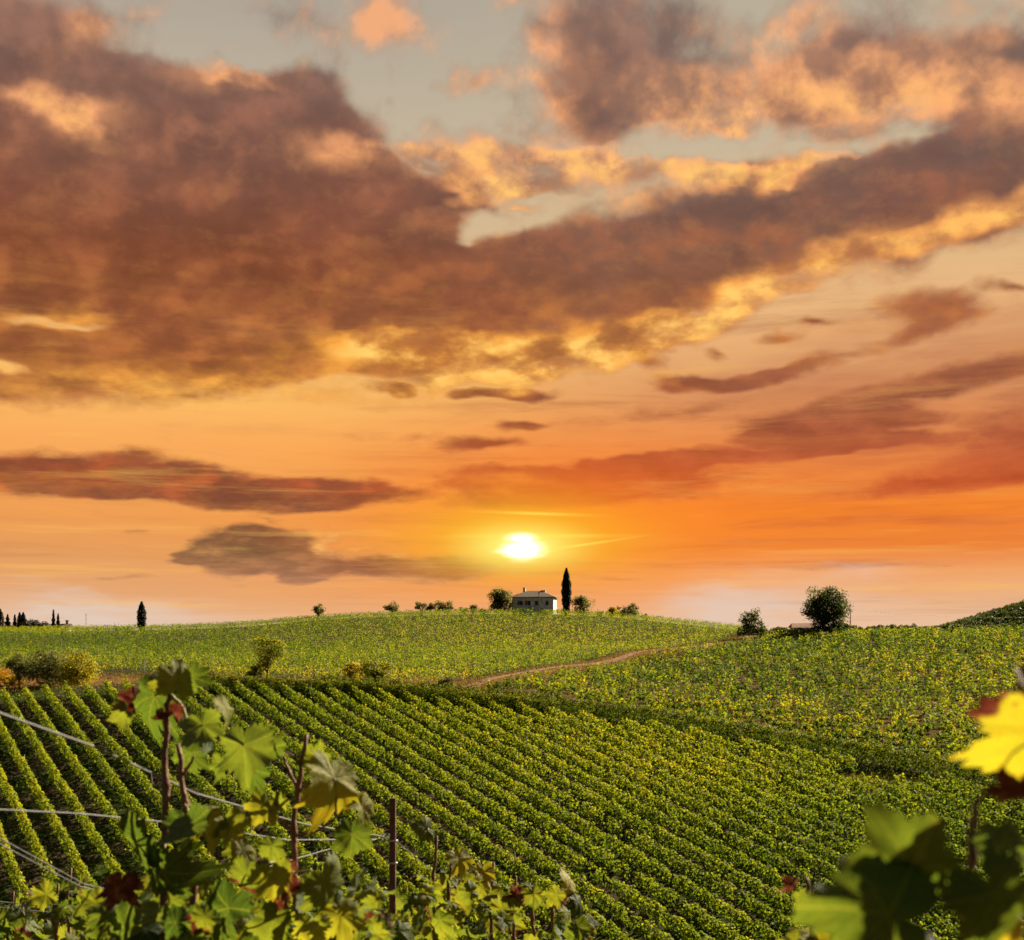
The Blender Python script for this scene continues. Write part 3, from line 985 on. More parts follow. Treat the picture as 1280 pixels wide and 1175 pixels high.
# on the farmhouse hill
T('round_tree', 'small round tree standing alone left along the hill crest, nearest the tall lone cypress', 'tree', 398, 755, 19, 379, M_olive, n=420, seed=1, tint=.35, lowf=.3, trunk=.3)
T('round_tree', 'round tree on the crest just left of the clump of four small trees', 'tree', 489, 751, 21, 391, M_olive, n=480, seed=2, tint=.35, lowf=.22, trunk=.3)
for i, (px, yt, w_, lb) in enumerate([(527, 751, 16, 'leftmost and darkest tree of the clump of four on the crest'), (538.5, 752, 14, 'second tree from the left in the clump of four on the crest'),
                                      (549, 751, 15, 'third tree from the left in the clump of four on the crest'), (560, 751, 16, 'rightmost palest tree of the clump of four on the crest')]):
    T('round_tree', lb, 'tree', px, yt, w_, 394 + i, M_olive, n=340, seed=10 + i, tint=.3 + .08 * i, lowf=.25, group='clump of four trees on the crest', trunk=.25)
T('bush', 'low rounded bush on the crest between the clump of four trees and the conical tree', 'bush', 580, 757.5, 10, 395, M_olive, n=180, seed=20, tint=.45, lowf=.15, clumps=9)
T('bush', 'taller rounded bush on the crest left of the conical olive-green tree', 'bush', 592, 755, 13, 396, M_olive, n=240, seed=21, tint=.5, lowf=.15, clumps=10)
T('bush', 'tiny bush on the crest right beside the foot of the conical tree', 'bush', 604, 760, 8, 396, M_olive, n=130, seed=22, tint=.35, lowf=.15, clumps=8)
T('broad_tree', 'dense egg-shaped olive-green tree beside the left wall of the farmhouse', 'tree', 626.5, 732, 28, 385, M_olive, 'round', n=2000, leaf=.42, seed=23, tint=.6, lowf=.0, clumps=46, trunk=.4)
T('cypress', 'very tall slender dark cypress to the right of the farmhouse', 'cypress', 708, 710, 12.5, 386, M_cyp, 'column', n=2600, leaf=.34, seed=24, tint=.3, trunk=.25, lowf=.1)
T('round_tree', 'grey-green round tree just right of the tallest cypress by the farmhouse', 'tree', 729, 741, 28, 381, M_olive, n=1100, seed=25, tint=.42, lowf=.10, clumps=24, trunk=.3)
T('bush', 'low dark bush between the grey-green round tree and the golden bush', 'bush', 748, 763, 16, 384, M_olive, n=180, seed=26, tint=.3, lowf=.05, clumps=8)
T('bush', 'golden yellow bush on the crest right of the farmhouse', 'bush', 765, 757, 16, 380, M_gold, n=380, seed=27, tint=.55, lowf=.05, clumps=12)
T('bush', 'dark green bush directly right of the golden bush on the crest', 'bush', 778, 754, 20, 386, M_olive, n=420, seed=28, tint=.3, lowf=.08, clumps=12)
T('bush', 'wide open-branched bush at the right end of the crest planting', 'bush', 793, 753, 20, 384, M_olive, n=420, seed=29, tint=.32, lowf=.1, clumps=14)
T('bush', 'tiny scrubby bush at the far right of the bushes on the crest', 'bush', 808, 767, 12, 382, M_olive, n=110, seed=30, tint=.3, lowf=.05, clumps=7)
# left ridge
T('cypress', 'lone stout dark cypress standing on the left of the hill skyline', 'cypress', 177, 752, 11.5, 366, M_cyp, 'column', n=1500, leaf=.32, seed=31, tint=.3, lowf=.1)
for i, (px, yt, w_, sh, lb) in enumerate([(0, 761, 9, 'column', 'thick dark cypress cut by the left picture edge on the far ridge'), (9.5, 768, 9, 'cone', 'short tiered conifer next to the cypress at the picture edge'),
                                          (18.5, 768, 6, 'cone', 'thin pointed cypress, shortest of the three close together on the ridge'), (24.5, 765.5, 5.5, 'column', 'slim cypress in the middle of the three close together on the ridge'),
                                          (29, 765.5, 7, 'column', 'fuller cypress at the right of the three close together on the ridge'), (66.8, 762, 5.2, 'cone', 'taller cypress of the pair beside the pale farm shed'),
                                          (72.6, 767, 5.4, 'cone', 'shorter cypress of the pair beside the pale farm shed')]):
    T('cypress', lb, 'cypress', px, yt, w_ * 1.15, 412 + i, M_cyp, sh, n=700, leaf=.36, seed=40 + i, tint=.25, group='dark cypresses on the far left ridge', lowf=.1)
T('broad_tree', 'low spreading dark tree between the three cypresses and the pale farm shed', 'tree', 46, 772, 26, 418, M_cyp, n=700, leaf=.4, seed=50, tint=.45, lowf=.1, clumps=16)
T('bush', 'dark round bush at the foot of the three ridge cypresses', 'bush', 33, 776, 18, 414, M_cyp, n=350, seed=51, tint=.4, lowf=.03, clumps=10)
T('bush', 'dark bush filling the gap under the two leftmost ridge conifers', 'bush', 12, 779, 26, 416, M_cyp, n=350, seed=52, tint=.35, lowf=.03, clumps=10)
for i, (px, yt, w_) in enumerate([(98, 783, 22), (124, 783, 20), (146, 784, 16), (160, 784.5, 14)]):
    T('bush', ['wide low bush on the ridge right of the pale farm shed', 'low dark mound of a bush under the thin ridge mast', 'low dark bush halfway between the mast and the lone cypress', 'small low bush nearest the lone cypress on its left'][i], 'bush', px, yt, w_, 408, M_cyp, n=200, seed=55 + i, tint=.45, lowf=.02, clumps=9, group='low bushes on the left ridge')
# right skyline
T('broad_tree', 'big spreading dark oak-like tree alone on the right skyline', 'tree', 1031, 733, 66, 320, M_tree, n=3600, leaf=.44, seed=60, tint=.3, lowf=.14, clumps=78, trunk=.42, spread=.16)
T('bush', 'small dense dark bush under the right side of the big skyline tree', 'bush', 1055, 774, 14, 318, M_tree, n=300, seed=61, tint=.25, lowf=.03, clumps=9)
T('bush', 'dark thicket around the trunk of the big skyline tree', 'bush', 1036, 768, 36, 317, M_tree, n=700, seed=66, tint=.2, lowf=.03, clumps=14)
T('young_tree', 'slim feathery grey-green young tree left of the big skyline tree', 'tree', 937, 758, 26, 312, M_tree, n=620, leaf=.38, seed=62, tint=.42, lowf=.14, clumps=22, trunk=.2)
T('bush', 'low bush leaning against the right of the feathery young tree', 'bush', 952, 776, 14, 313, M_tree, n=180, seed=63, tint=.45, lowf=.05, clumps=8)
# around the scrub strip, left
T('bush', 'large dark green bush in the scrub strip at the left', 'bush', 62, 809, 78, 198, M_olive, 'dome', n=3000, leaf=.26, seed=70, tint=.38, lowf=.03, clumps=34)
T('bush', 'golden-leaved bush forming the sunlit yellow right side of the large dark bush', 'bush', 97, 812, 54, 195, M_gold, 'dome', n=2400, leaf=.24, seed=71, tint=.40, lowf=.03, clumps=28)  # sunlight on the big bush's right side, put into golden leaf colour
T('bush', 'orange autumn shrub at the left picture edge in the scrub', 'bush', -2, 828, 34, 199, M_gold, 'dome', n=700, leaf=.24, seed=72, tint=.95, lowf=.05, clumps=12)
T('small_tree', 'small bare-trunked tree standing left of the large dark bush', 'tree', 24, 818, 40, 196, M_olive, n=900, leaf=.24, seed=73, tint=.3, lowf=.42, clumps=18, trunk=.14)
T('bush', 'low bright yellow shrub under the small bare-trunked tree', 'bush', 15, 841, 34, 200, M_gold, 'dome', n=600, leaf=.22, seed=74, tint=.6, lowf=.03, clumps=10)
T('young_tree', 'airy light green young tree at the upper end of the trained rows', 'tree', 333, 794, 46, 205, M_gold, n=1500, leaf=.26, seed=75, tint=.18, lowf=.22, clumps=30, trunk=.12)
T('bush', 'dark low shrub at the foot of the airy young tree', 'bush', 318, 832, 22, 203, M_olive, n=420, leaf=.24, seed=76, tint=.15, lowf=.03, clumps=10)
T('bush', 'rusty dry bush left of the airy young tree', 'bush', 264, 838, 32, 203, M_dry, 'dome', n=800, leaf=.22, seed=77, tint=.25, lowf=.02, clumps=14)
T('bush', 'bright golden shrub beside the rounded dark shrub in mid-field', 'bush', 441, 823, 26, 204, M_gold, n=700, leaf=.25, seed=78, tint=.62, lowf=.05, clumps=14)
T('bush', 'rounded green shrub with golden top in mid-field', 'bush', 471, 821, 42, 202, M_gold, 'dome', n=1500, leaf=.24, seed=79, tint=.20, lowf=.03, clumps=24)
T('bush', 'small very dark shrub at the lower end of the dirt track', 'bush', 558, 847, 24, 194, M_olive, n=520, leaf=.24, seed=80, tint=.1, lowf=.03, clumps=12)
T('bush', 'low green shrub to the left of the very dark shrub by the track', 'bush', 535, 853, 26, 193, M_olive, n=320, leaf=.22, seed=81, tint=.2, lowf=.02, clumps=10)


# dry grass on the strip and along the track
M_lawn = leaf_mat('light_green_grass', [(0, (.12, .14, .02)), (.5, (.22, .21, .03)), (1, (.30, .26, .05))], 0.3, 0.8, 1.1, (1, .95, .6))  # light yellow-green grass for the gap among the rows


def tufts(n, fx, name, label, seed, mt=None, hmax=.34):
    r = np.random.default_rng(seed)
    P_ = np.array(fx(r, n))
    C = np.c_[P_, height(P_[:, 0], P_[:, 1]) + r.uniform(.03, hmax, len(P_))]
    N = rand_unit(len(P_)) * np.array([1, 1, .35])
    V, Q4 = cards(C, N, r.uniform(.22, .55, len(P_)), .3)
    tag(mesh_obj(name, V, Q4, mt or M_dry, attrs={'tint': ('FACE', np.clip(r.normal(.5, .28, len(P_)), 0, 1))}), label, 'grass', kind='stuff')


def strip_pts(r, n):
    x = r.uniform(-95, -4, n)
    y = yb(x) + 1.0 + r.uniform(0, 1, n) * np.clip(np.where(x < -40, 214, 202) - yb(x) - 1, .5, 40)
    return np.c_[x, y]


def track_pts(r, n):
    y = r.uniform(192, 335, n)
    s_ = r.choice([-1, 1], n)
    return np.c_[xtrack(y) + s_ * np.abs(r.normal(3.0, 1.1, n)), y]


tufts(9000, strip_pts, 'dry_grass', 'rusty dry grass and weeds on the scrub strip above the trained rows', 5)
tufts(10000, track_pts, 'dry_grass', 'straw-coloured grass along both edges of the dirt track', 6)
gx_ = lambda r, n: np.c_[45 + 6.0 * (2 * r.uniform(0, 1, n) - 1), 146.5 + 2.6 * (2 * r.uniform(0, 1, n) - 1)]
tufts(3500, gx_, 'grass_patch', 'small light green grassy gap among the rows at the right', 8, M_lawn, .16)

# weeds between the trained rows
def weed_pts(r, n):
    x, y = r.uniform(-75, 80, n), r.uniform(99, 192, n)
    k = y < yb(x) + 3
    return np.c_[x, y][k]


r = np.random.default_rng(77)
P_ = weed_pts(r, 80000)
bd_ = np.abs(P_[:, 1] - yb(P_[:, 0]) + 3) < 5.5
P_ = P_[(patch(P_[:, 0], P_[:, 1], 4.5) + .6 * (P_[:, 0] < -30) > .05) | bd_]
ex_ = np.c_[r.uniform(-20, 64, 14000), r.uniform(-7, 2.5, 14000)]
ex_[:, 1] += yb(ex_[:, 0])
P_ = np.vstack([P_, ex_])
C = np.c_[P_, height(P_[:, 0], P_[:, 1]) + r.uniform(.02, .22, len(P_))]
V, Q4 = cards(C, rand_unit(len(P_)) + np.array([0, 0, .5]), r.uniform(.15, .34, len(P_)), .5)
tag(mesh_obj('weeds', V, Q4, M_vine, attrs={'tint': ('FACE', np.clip(r.normal(.36, .13, len(P_)), 0, 1))}), 'green weeds growing between the trained vine rows', 'weeds', kind='stuff')

# hedge line closing the right-hand field on the skyline
xs = np.sort(rng.uniform(58, 205, 22000))
ys = 318 + 1.2 * wav(xs, 4, .2)
hh = 1.9 * (1 + .28 * wav(xs, 8, .8) + .15 * wav(xs, 9, 2.4))
C = np.c_[xs, ys + rng.normal(0, .5, len(xs)), height(xs, ys) + rng.uniform(.1, 1, len(xs)) * hh]
V, Q4 = cards(C, rand_unit(len(xs)) + np.array([0, 0, .3]), rng.uniform(.3, .6, len(xs)), .7)
tag(mesh_obj('hedge', V, Q4, M_tree, attrs={'tint': ('FACE', np.clip(rng.normal(.45, .16, len(xs)), 0, 1))}), 'long low dark hedge along the skyline behind the sparse right field', 'hedge')

# wooded hill far to the right
hxs, hys = np.linspace(-560, 560, 71), np.linspace(-300, 300, 41)
HX_, HY_ = np.meshgrid(hxs, hys)
HZ_ = 104 * np.exp(-(np.abs(HX_) / 290) ** 2.0 - (np.abs(HY_) / 190) ** 2) 
hc_ = np.array([910, 1850, EYE - 44.0])
ii = (np.arange(40)[:, None] * 71 + np.arange(70)[None, :]).ravel()
tag(mesh_obj('hill', np.c_[HX_.ravel(), HY_.ravel(), HZ_.ravel()] + hc_, np.c_[ii, ii + 1, ii + 72, ii + 71], plain('forest_floor', (.025, .026, .015), .95, .3, .05), smooth=True), kind='structure')
r = np.random.default_rng(31)
n = 52000
a_ = r.normal(-60, 170, n)
b_ = r.normal(-40, 95, n)
zz = 104 * np.exp(-(np.abs(a_) / 290) ** 2.0 - (np.abs(b_) / 190) ** 2) 
cl = 4.5 + 2.2 * np.sin(a_ / 5.3 + 2 * np.sin(b_ / 13)) * np.sin(b_ / 6.1 + 2 * np.sin(a_ / 17))
C = np.c_[a_, b_, zz + r.uniform(0, 1, n) * cl] + hc_
V, Q4 = cards(C, rand_unit(n) + np.array([0, 0, .5]), r.uniform(2.0, 4.2, n), .8)
tag(mesh_obj('forest', V, Q4, M_tree, attrs={'tint': ('FACE', np.clip(r.normal(.06, .14, n), 0, 1))}), 'dark woodland covering the far hill at the right edge', 'woodland', kind='stuff')

# ------------------------------------------------------------------ farmhouse on the crest
HYD = 392.0
hx = (668 - 640) / F * HYD
hzb = hz(hx, HYD) - .3
eave = EYE + (HY - 747.3) / F * HYD - hzb
house = empty('farmhouse', (hx, HYD, hzb), math.radians(-9))
tag(house, 'low pale stone farmhouse with a hipped tile roof on the hill crest', 'farmhouse')
wb = MB()
LX, LY_ = 13.2, 8.6
# walls with real openings on the front (local -y)
ops = [(-3.6, 1.15, 1.3), (-1.15, 1.2, 1.35), (1.25, 1.15, 1.3), (4.55, 1.05, 1.35)]
sill, head = eave - 2.45, eave - 1.0


def wall_strip(x0, x1, z0, z1):
    wb.box(((x0 + x1) / 2, -LY_ / 2 + .2, (z0 + z1) / 2), (x1 - x0, .4, z1 - z0))


wall_strip(-LX / 2, LX / 2, 0, sill)
wall_strip(-LX / 2, LX / 2, head, eave)
e = -LX / 2
for (cx, w_, h_) in ops:
    wall_strip(e, cx - w_ / 2, sill, head)
    e = cx + w_ / 2
wall_strip(e, LX / 2, sill, head)
wb.box((-LX / 2 + .2, .2, eave / 2), (.4, LY_ - .4, eave))
wb.box((LX / 2 - .2, .2, eave / 2), (.4, LY_ - .4, eave))
wb.box((0, LY_ / 2 - .2, eave / 2), (LX - .8, .4, eave))
wb.build('wall', M_stone, house)
for (cx, w_, h_) in ops:
    f = MB()
    f.box((cx, -LY_ / 2 + .02, sill + .05), (w_ + .3, .36, .1))
    f.box((cx - w_ / 2 + .05, -LY_ / 2 + .12, (sill + head) / 2 + .05), (.1, .1, head - sill - .1))
    f.box((cx + w_ / 2 - .05, -LY_ / 2 + .12, (sill + head) / 2 + .05), (.1, .1, head - sill - .1))
    f.box((cx, -LY_ / 2 + .12, head - .05), (w_ - .2, .1, .1))
    wn_ = f.build('window', M_trim, house)
    g = MB()
    g.box((cx, -LY_ / 2 + .3, (sill + head) / 2), (w_ - .2, .03, head - sill - .1))
    g.build('pane', M_dark, wn_)
    sh_ = MB()
    if cx < 0:
        sh_.box((cx - w_ * .75, -LY_ / 2 - .03, (sill + head) / 2), (w_ * .48, .05, head - sill))
        sh_.build('shutter', M_shut, wn_)
d_ = MB()
d_.box((2.9, -LY_ / 2 - .03, 1.0), (1.0, .06, 2.0))
d_.build('door', M_shut, house)
rb = MB()
ov, rise = .75, 2.0
ex, ey = LX / 2 + ov, LY_ / 2 + ov
rx = 2.2
zt, zb_ = eave + .05 + rise, eave + .02
A_, B_, C_, D_ = (-ex, -ey, zb_), (ex, -ey, zb_), (ex, ey, zb_), (-ex, ey, zb_)
E_, G_ = (-rx, 0, zt), (rx, 0, zt)
th_ = .18
for q in ((A_, B_, G_, E_), (B_, C_, G_), (C_, D_, E_, G_), (D_, A_, E_)):
    rb.face([(p[0], p[1], p[2] + th_) for p in q])
rb.face([D_, C_, B_, A_])
for p, q in ((A_, B_), (B_, C_), (C_, D_), (D_, A_)):
    rb.face([p, q, (q[0], q[1], q[2] + th_), (p[0], p[1], p[2] + th_)])
roof = rb.build('roof', M_rooft, house)
for (cx, cy, h_, w_) in ((-3.3, .6, 1.6, .8), (2.9, .3, .75, 1.3)):
    c_ = MB()
    c_.box((cx, cy, zt - .5 + h_ / 2), (w_, .8, h_))
    c_.box((cx, cy, zt - .5 + h_ + .06), (w_ + .2, 1.0, .12))
    c_.build('chimney', M_stone, roof)
pl = MB()
pp = PT(673.5, 765, 378)
pzb = hz(pp.x, 378)
ph = EYE + (HY - 741) / F * 378 - pzb
pl.tube([(0, 0, -.2), (0, 0, ph)], [.16, .12], 8)
po = empty('utility_pole', (pp.x, 378, pzb))
pl.build('pole', M_trim, po)
c2 = MB()
c2.box((0, 0, ph + .12), (.42, .42, .25))
c2.box((0, 0, ph - .3), (.9, .09, .09))
c2.build('crossarm', M_dark, po)
tag(po, 'pale utility pole standing right in front of the farmhouse', 'pole')

# pale farm shed and dark chimney house on the left ridge
fs = PT(70, 786, 424)
fz = hz(fs.x, 424)
shed = empty('farm_shed', (fs.x, 424, fz), .1)
m_ = MB()
m_.box((0, 0, 1.35), (9.5, 5, 2.9))
m_.build('wall', plain('white_render', (.52, .50, .50), .85, .1, 1.0), shed)
r_ = MB()
for sgn in (-1, 1):
    r_.face([(-5.2, sgn * 3, 2.75), (5.2, sgn * 3, 2.75), (5.2, 0, 3.9), (-5.2, 0, 3.9)] if sgn < 0 else [(5.2, 3, 2.75), (-5.2, 3, 2.75), (-5.2, 0, 3.9), (5.2, 0, 3.9)])
r_.face([(-5.0, -2.5, 2.8), (-5.0, 2.5, 2.8), (-5.0, 0, 3.85)])
r_.face([(5.0, -2.5, 2.8), (5.0, 2.5, 2.8), (5.0, 0, 3.85)])
ro = r_.build('roof', M_rooft, shed)
ch = MB()
ch.box((3.6, .4, 4.1), (.7, .7, 1.6))
ch.box((3.6, .4, 5.0), (1.1, 1.0, .2))
ch.build('chimney', M_bark, ro)
for sx_ in (-2.4, 1.0):
    d_ = MB()
    d_.box((sx_, -2.53, 1.1), (1.0, .06, 1.3))
    d_.build('window', M_dark, shed)
tag(shed, 'pale farm shed with a chimney beside the pair of cypresses', 'shed')
ms = PT(107.5, 786, 410)
mb = MB()
mz = hz(ms.x, 410)
mh = EYE + (HY - 767) / F * 410 - mz
mb.tube([(0, 0, -.2), (0, 0, mh)], [.10, .06], 6)
mb.box((0, 0, mh - .4), (.7, .07, .07))
mo = mb.build('mast', M_bark)
mo.location = (ms.x, 410, mz)
tag(mo, 'thin solitary mast on the left ridge beyond the vines', 'mast')
# roof of a house half hidden left of the big tree
bs = PT(1003, 787, 345)
bz = hz(bs.x, 345)
bt = EYE + (HY - 778.5) / F * 345 - bz
hb = empty('cottage', (bs.x, 345, bz))
m_ = MB()
m_.box((0, 0, (bt - 1.3) / 2), (6.2, 4.5, bt - 1.3))
m_.build('wall', M_stone, hb)
r_ = MB()
r_.face([(-3.6, -2.7, bt - 1.35), (3.6, -2.7, bt - 1.35), (3.6, 0, bt), (-3.0, 0, bt - .15)])
r_.face([(3.6, 2.7, bt - 1.35), (-3.6, 2.7, bt - 1.35), (-3.0, 0, bt - .15), (3.6, 0, bt)])
r_.face([(-3.6, 2.7, bt - 1.35), (-3.6, -2.7, bt - 1.35), (-3.0, 0, bt - .15)])
r_.face([(3.6, -2.7, bt - 1.35), (3.6, 2.7, bt - 1.35), (3.6, 0, bt)])
r_.build('roof', plain('red_tiles', (.30, .13, .07), .85, .2, 3.0), hb)
tag(hb, 'red-roofed cottage half hidden left of the big skyline tree', 'cottage')
# power line running off to the right
wp = [PT(1064, 762, 330), PT(1120, 767.5, 380), PT(1180, 770.5, 440), PT(1240, 772, 520), PT(1300, 771, 600)]
wb_ = MB()
wb_.tube(wp, [.014, .015, .017, .02, .024], 4)
wo = wb_.build('power_line', M_bark)
tag(wo, 'thin power line sagging from the big skyline tree to the right', 'power line')
pb = MB()
p1_ = PT(1063, 786, 330)
pz1 = hz(p1_.x, 330)
pb.tube([(0, 0, -.2), (0, 0, wp[0].z - pz1 + .3)], [.14, .10], 7)
pb.box((0, 0, wp[0].z - pz1), (.9, .1, .1))
pbo = pb.build('utility_pole', M_bark)
pbo.location = (p1_.x, 330, pz1)
tag(pbo, 'dark utility pole close to the right edge of the big skyline tree', 'pole')

# pale stakes among the vines
stk = MB()
stk.tube([(0, 0, -.1), (.02, 0, 1.1), (0, .02, 2.35)], [.06, .055, .05], 6)
stk_p = stk.build('vineyard_stake', M_stake)
first = True
spots = []
for i, (X, Y) in enumerate(HR):
    sel = rng.choice(len(X), max(1, int(len(X) * (.034 if Y.mean() < 300 else .012))), replace=False)
    for j in sel:
        if X[j] < 40:
            spots.append((X[j] + .2, Y[j] - .35, 'hill'))
spots = [s_ for s_ in spots if s_[0] / s_[1] > -.43][:190]
for k in range(2, 40, 2):
    for t_ in np.arange(20, 200, 26.0):
        q = 12.5 + ROW * k
        x, y = q * DQ[0] + t_ * DR[0] + rng.normal(0, .1), q * DQ[1] + (t_ + 7 * (k % 5)) * DR[1]
        if 99 < y < float(yb(x)) - 6 and -.42 < x / y < .42 and rng.uniform() < .5:
            spots.append((x, y, 'row'))
for (x, y, kd) in spots:
    o = stk_p if first else stk_p.copy()
    if not first:
        COL.objects.link(o)
    first = False
    o.location = (x, y, hz(x, y))
    o.rotation_euler = (rng.normal(0, .05), rng.normal(0, .05), rng.uniform(0, 6))
    o.scale = (1, 1, rng.uniform(.85, 1.1) * (1.0 if kd == 'hill' else .92))
    if kd == 'hill':
        tag(o, 'pale weathered stake among the vines on the farmhouse hill', 'stake', 'pale stakes on the farmhouse hill')
    else:
        tag(o, 'pale thin stake in the trained rows of the lower slope', 'stake', 'pale stakes in the trained rows')


# ------------------------------------------------------------------ grapevines in front of the camera
def grape_mat():
    m, T = new_mat('grape_leaf')
    o = T.n('ShaderNodeOutputMaterial')
    b = T.n('ShaderNodeBsdfPrincipled')
    tr = T.n('ShaderNodeBsdfTranslucent')
    mx = T.n('ShaderNodeMixShader')
    lc = T.n('ShaderNodeUVMap', uv_map='leaf')
    sp_ = T.n('ShaderNodeSeparateXYZ')
    T.put(sp_.inputs[0], lc.outputs[0])
    x = T.m('ABSOLUTE', T.m('SUBTRACT', sp_.outputs[0], 0.5))
    y = T.m('SUBTRACT', sp_.outputs[1], 0.5)
    th = T.m('ARCTAN2', x, y)
    vein, sec = None, None
    for deg, half in ((0, 27), (52, 27), (108, 30)):
        a = math.radians(deg)
        d = T.m('ABSOLUTE', T.m('SUBTRACT', T.m('MULTIPLY', x, math.cos(a)), T.m('MULTIPLY', y, math.sin(a))))
        al = T.m('ADD', T.m('MULTIPLY', x, math.sin(a)), T.m('MULTIPLY', y, math.cos(a)))
        v = T.m('MULTIPLY', T.step(d, .009, .002), T.step(al, 0.0, .01))
        vein = v if vein is None else T.m('MAXIMUM', vein, v)
        s = T.m('FRACT', T.m('MULTIPLY', T.m('SUBTRACT', al, T.m('MULTIPLY', d, 0.9)), 13.0))
        s = T.m('MULTIPLY', T.step(T.m('ABSOLUTE', T.m('SUBTRACT', s, 0.5)), .06, .0), T.step(T.m('ABSOLUTE', T.m('SUBTRACT', th, a)), math.radians(half), math.radians(half - 4)))
        sec = s if sec is None else T.m('MAXIMUM', sec, s)
    at = T.n('ShaderNodeAttribute', attribute_name='tint')
    bl = T.n('ShaderNodeAttribute', attribute_name='blight')
    tcn = T.n('ShaderNodeTexCoord')
    nz = T.noise(lc.outputs[0], 9.0, 5.0, 0.65)
    nz2 = T.noise(tcn.outputs['Object'], 45.0, 4.0, 0.65)
    tt = T.m('ADD', at.outputs['Fac'], T.m('MULTIPLY', T.m('SUBTRACT', nz, 0.5), 0.28))
    c = T.ramp(tt, [(0.0, (.012, .030, .008, 1)), (0.25, (.034, .060, .012, 1)), (0.5, (.085, .108, .016, 1)), (0.7, (.20, .19, .020, 1)), (0.86, (.30, .19, .015, 1)), (1.0, (.30, .12, .02, 1))])
    vm_ = T.m('MAXIMUM', T.m('MULTIPLY', vein, .5), T.m('MULTIPLY', sec, .32))
    c = T.mix(vm_, c, (.20, .22, .05, 1))
    bad = T.step(T.m('ADD', bl.outputs['Fac'], T.m('MULTIPLY', T.m('SUBTRACT', nz, 0.5), 1.1)), .55, .75)
    red = T.ramp(nz2, [(0.3, (.050, .010, .007, 1)), (0.5, (.12, .028, .015, 1)), (0.62, (.20, .085, .04, 1)), (0.8, (.34, .20, .11, 1))])
    c = T.mix(bad, c, red)
    geo = T.n('ShaderNodeNewGeometry')
    pale = T.mix(0.45, c, (.20, .25, .17, 1))
    c2 = T.mix(geo.outputs['Backfacing'], c, pale)
    T.put(b.inputs['Base Color'], c2)
    b.inputs['Roughness'].default_value = .6
    b.inputs['Specular IOR Level'].default_value = .16
    T.put(tr.inputs['Color'], T.mix(1.0, c, T.mix(bad, (2.3, 2.05, .8, 1), (.8, .7, .7, 1)), 'MULTIPLY'))
    T.put(mx.inputs[0], T.m('MULTIPLY_ADD', vm_, -0.2, 0.48))
    bn = T.n('ShaderNodeBump')
    bn.inputs['Strength'].default_value = .8
    bn.inputs['Distance'].default_value = .009
    T.put(bn.inputs['Height'], T.m('SUBTRACT', T.m('MULTIPLY', nz, .6), vm_))
    T.put(b.inputs['Normal'], bn.outputs[0])
    T.t.links.new(b.outputs[0], mx.inputs[1])
    T.t.links.new(tr.outputs[0], mx.inputs[2])
    T.t.links.new(mx.outputs[0], o.inputs[0])
    return m


M_grape = grape_mat()
M_cane = plain('cane_bark', (.16, .062, .034), .7, .35, 30.0, bump=.3)
M_green = plain('green_stalk', (.22, .19, .05), .6, .25, 30.0)
M_wire = plain('galvanised_wire', (.12, .12, .125), .6, .2, 40.0, metal=.3, spec=.3)
M_rust = plain('rusty_steel', (.13, .045, .030), .65, .35, 40.0, metal=.25, bump=.2)
M_clip = plain('zinc_clip', (.45, .44, .42), .4, .15, 30.0, metal=.7)

_ta = np.radians([0, 14, 27, 40, 52, 64, 80, 95, 108, 122, 140, 158, 172, 180])
_tr = np.array([1.0, .90, .79, .85, .93, .86, .73, .78, .82, .76, .72, .64, .46, .22])


_td = np.array([1.08, .86, .58, .74, .96, .80, .52, .70, .82, .70, .62, .52, .34, .12])


def leaf_geom(seed, K=132, RN=9, cup=.25, fold=.15, ripple=.07, droop=.3):
    """One vine leaf: stalk at the origin, tip along +y, upper side +z; five toothed lobes."""
    r = np.random.default_rng(seed)
    dep = r.uniform(.25, 1.0)
    th = np.linspace(-np.pi, np.pi, K + 1)[:-1]
    rad = np.interp(np.abs(th), _ta, _tr * (1 - dep) + _td * dep)
    w1 = r.uniform(0, 6.28, 3)
    rad = rad * (1 + .06 * np.sin(2 * th + w1[0]) + .05 * np.sin(3 * th + w1[1]))
    saw = ((th * 27 / (2 * np.pi) + .15 * np.sin(3 * th + w1[2])) % 1.0)
    tooth = np.where(saw < .62, saw / .62, (1 - saw) / .38) - .5
    rad = rad * (1 + r.uniform(.16, .24) * tooth * (np.abs(th) < 2.85))
    rad = rad * np.where(th > 0, r.uniform(.9, 1.06), r.uniform(.9, 1.06))
    rs = np.linspace(0, 1, RN + 1)[1:] ** .9
    x = (rs[:, None] * rad[None, :] * np.sin(th)[None, :]).ravel()
    y = (rs[:, None] * rad[None, :] * np.cos(th)[None, :]).ravel()
    rr = np.hypot(x, y)
    tt = np.arctan2(x, y)
    z = -cup * rr ** 2 + fold * np.abs(x) * (1 - .3 * rr) + ripple * rr ** 1.6 * np.sin(5 * tt + w1[2]) + .05 * rr ** 2 * np.sin(11 * tt + w1[0]) - droop * np.maximum(y, 0) ** 2 * .6
    z += .12 * np.sin(3.1 * x + w1[1]) * rr + .06 * np.sin(7 * x + 5 * y + w1[2]) * rr ** 2 - .22 * np.maximum(rr - .55, 0) * (1 + np.sin(2 * tt + w1[0]))
    V = np.vstack([[0, 0, 0], np.c_[x, y, z]])
    f = []
    for j in range(K):
        j2 = (j + 1) % K
        f.append((0, 1 + j2, 1 + j))
        for i in range(RN - 1):
            a, b_ = 1 + i * K + j, 1 + i * K + j2
            c, d = 1 + (i + 1) * K + j2, 1 + (i + 1) * K + j
            f.append((a, b_, c))
            f.append((a, c, d))
    return V, np.array(f), np.vstack([[0, 0], np.c_[x, y]])


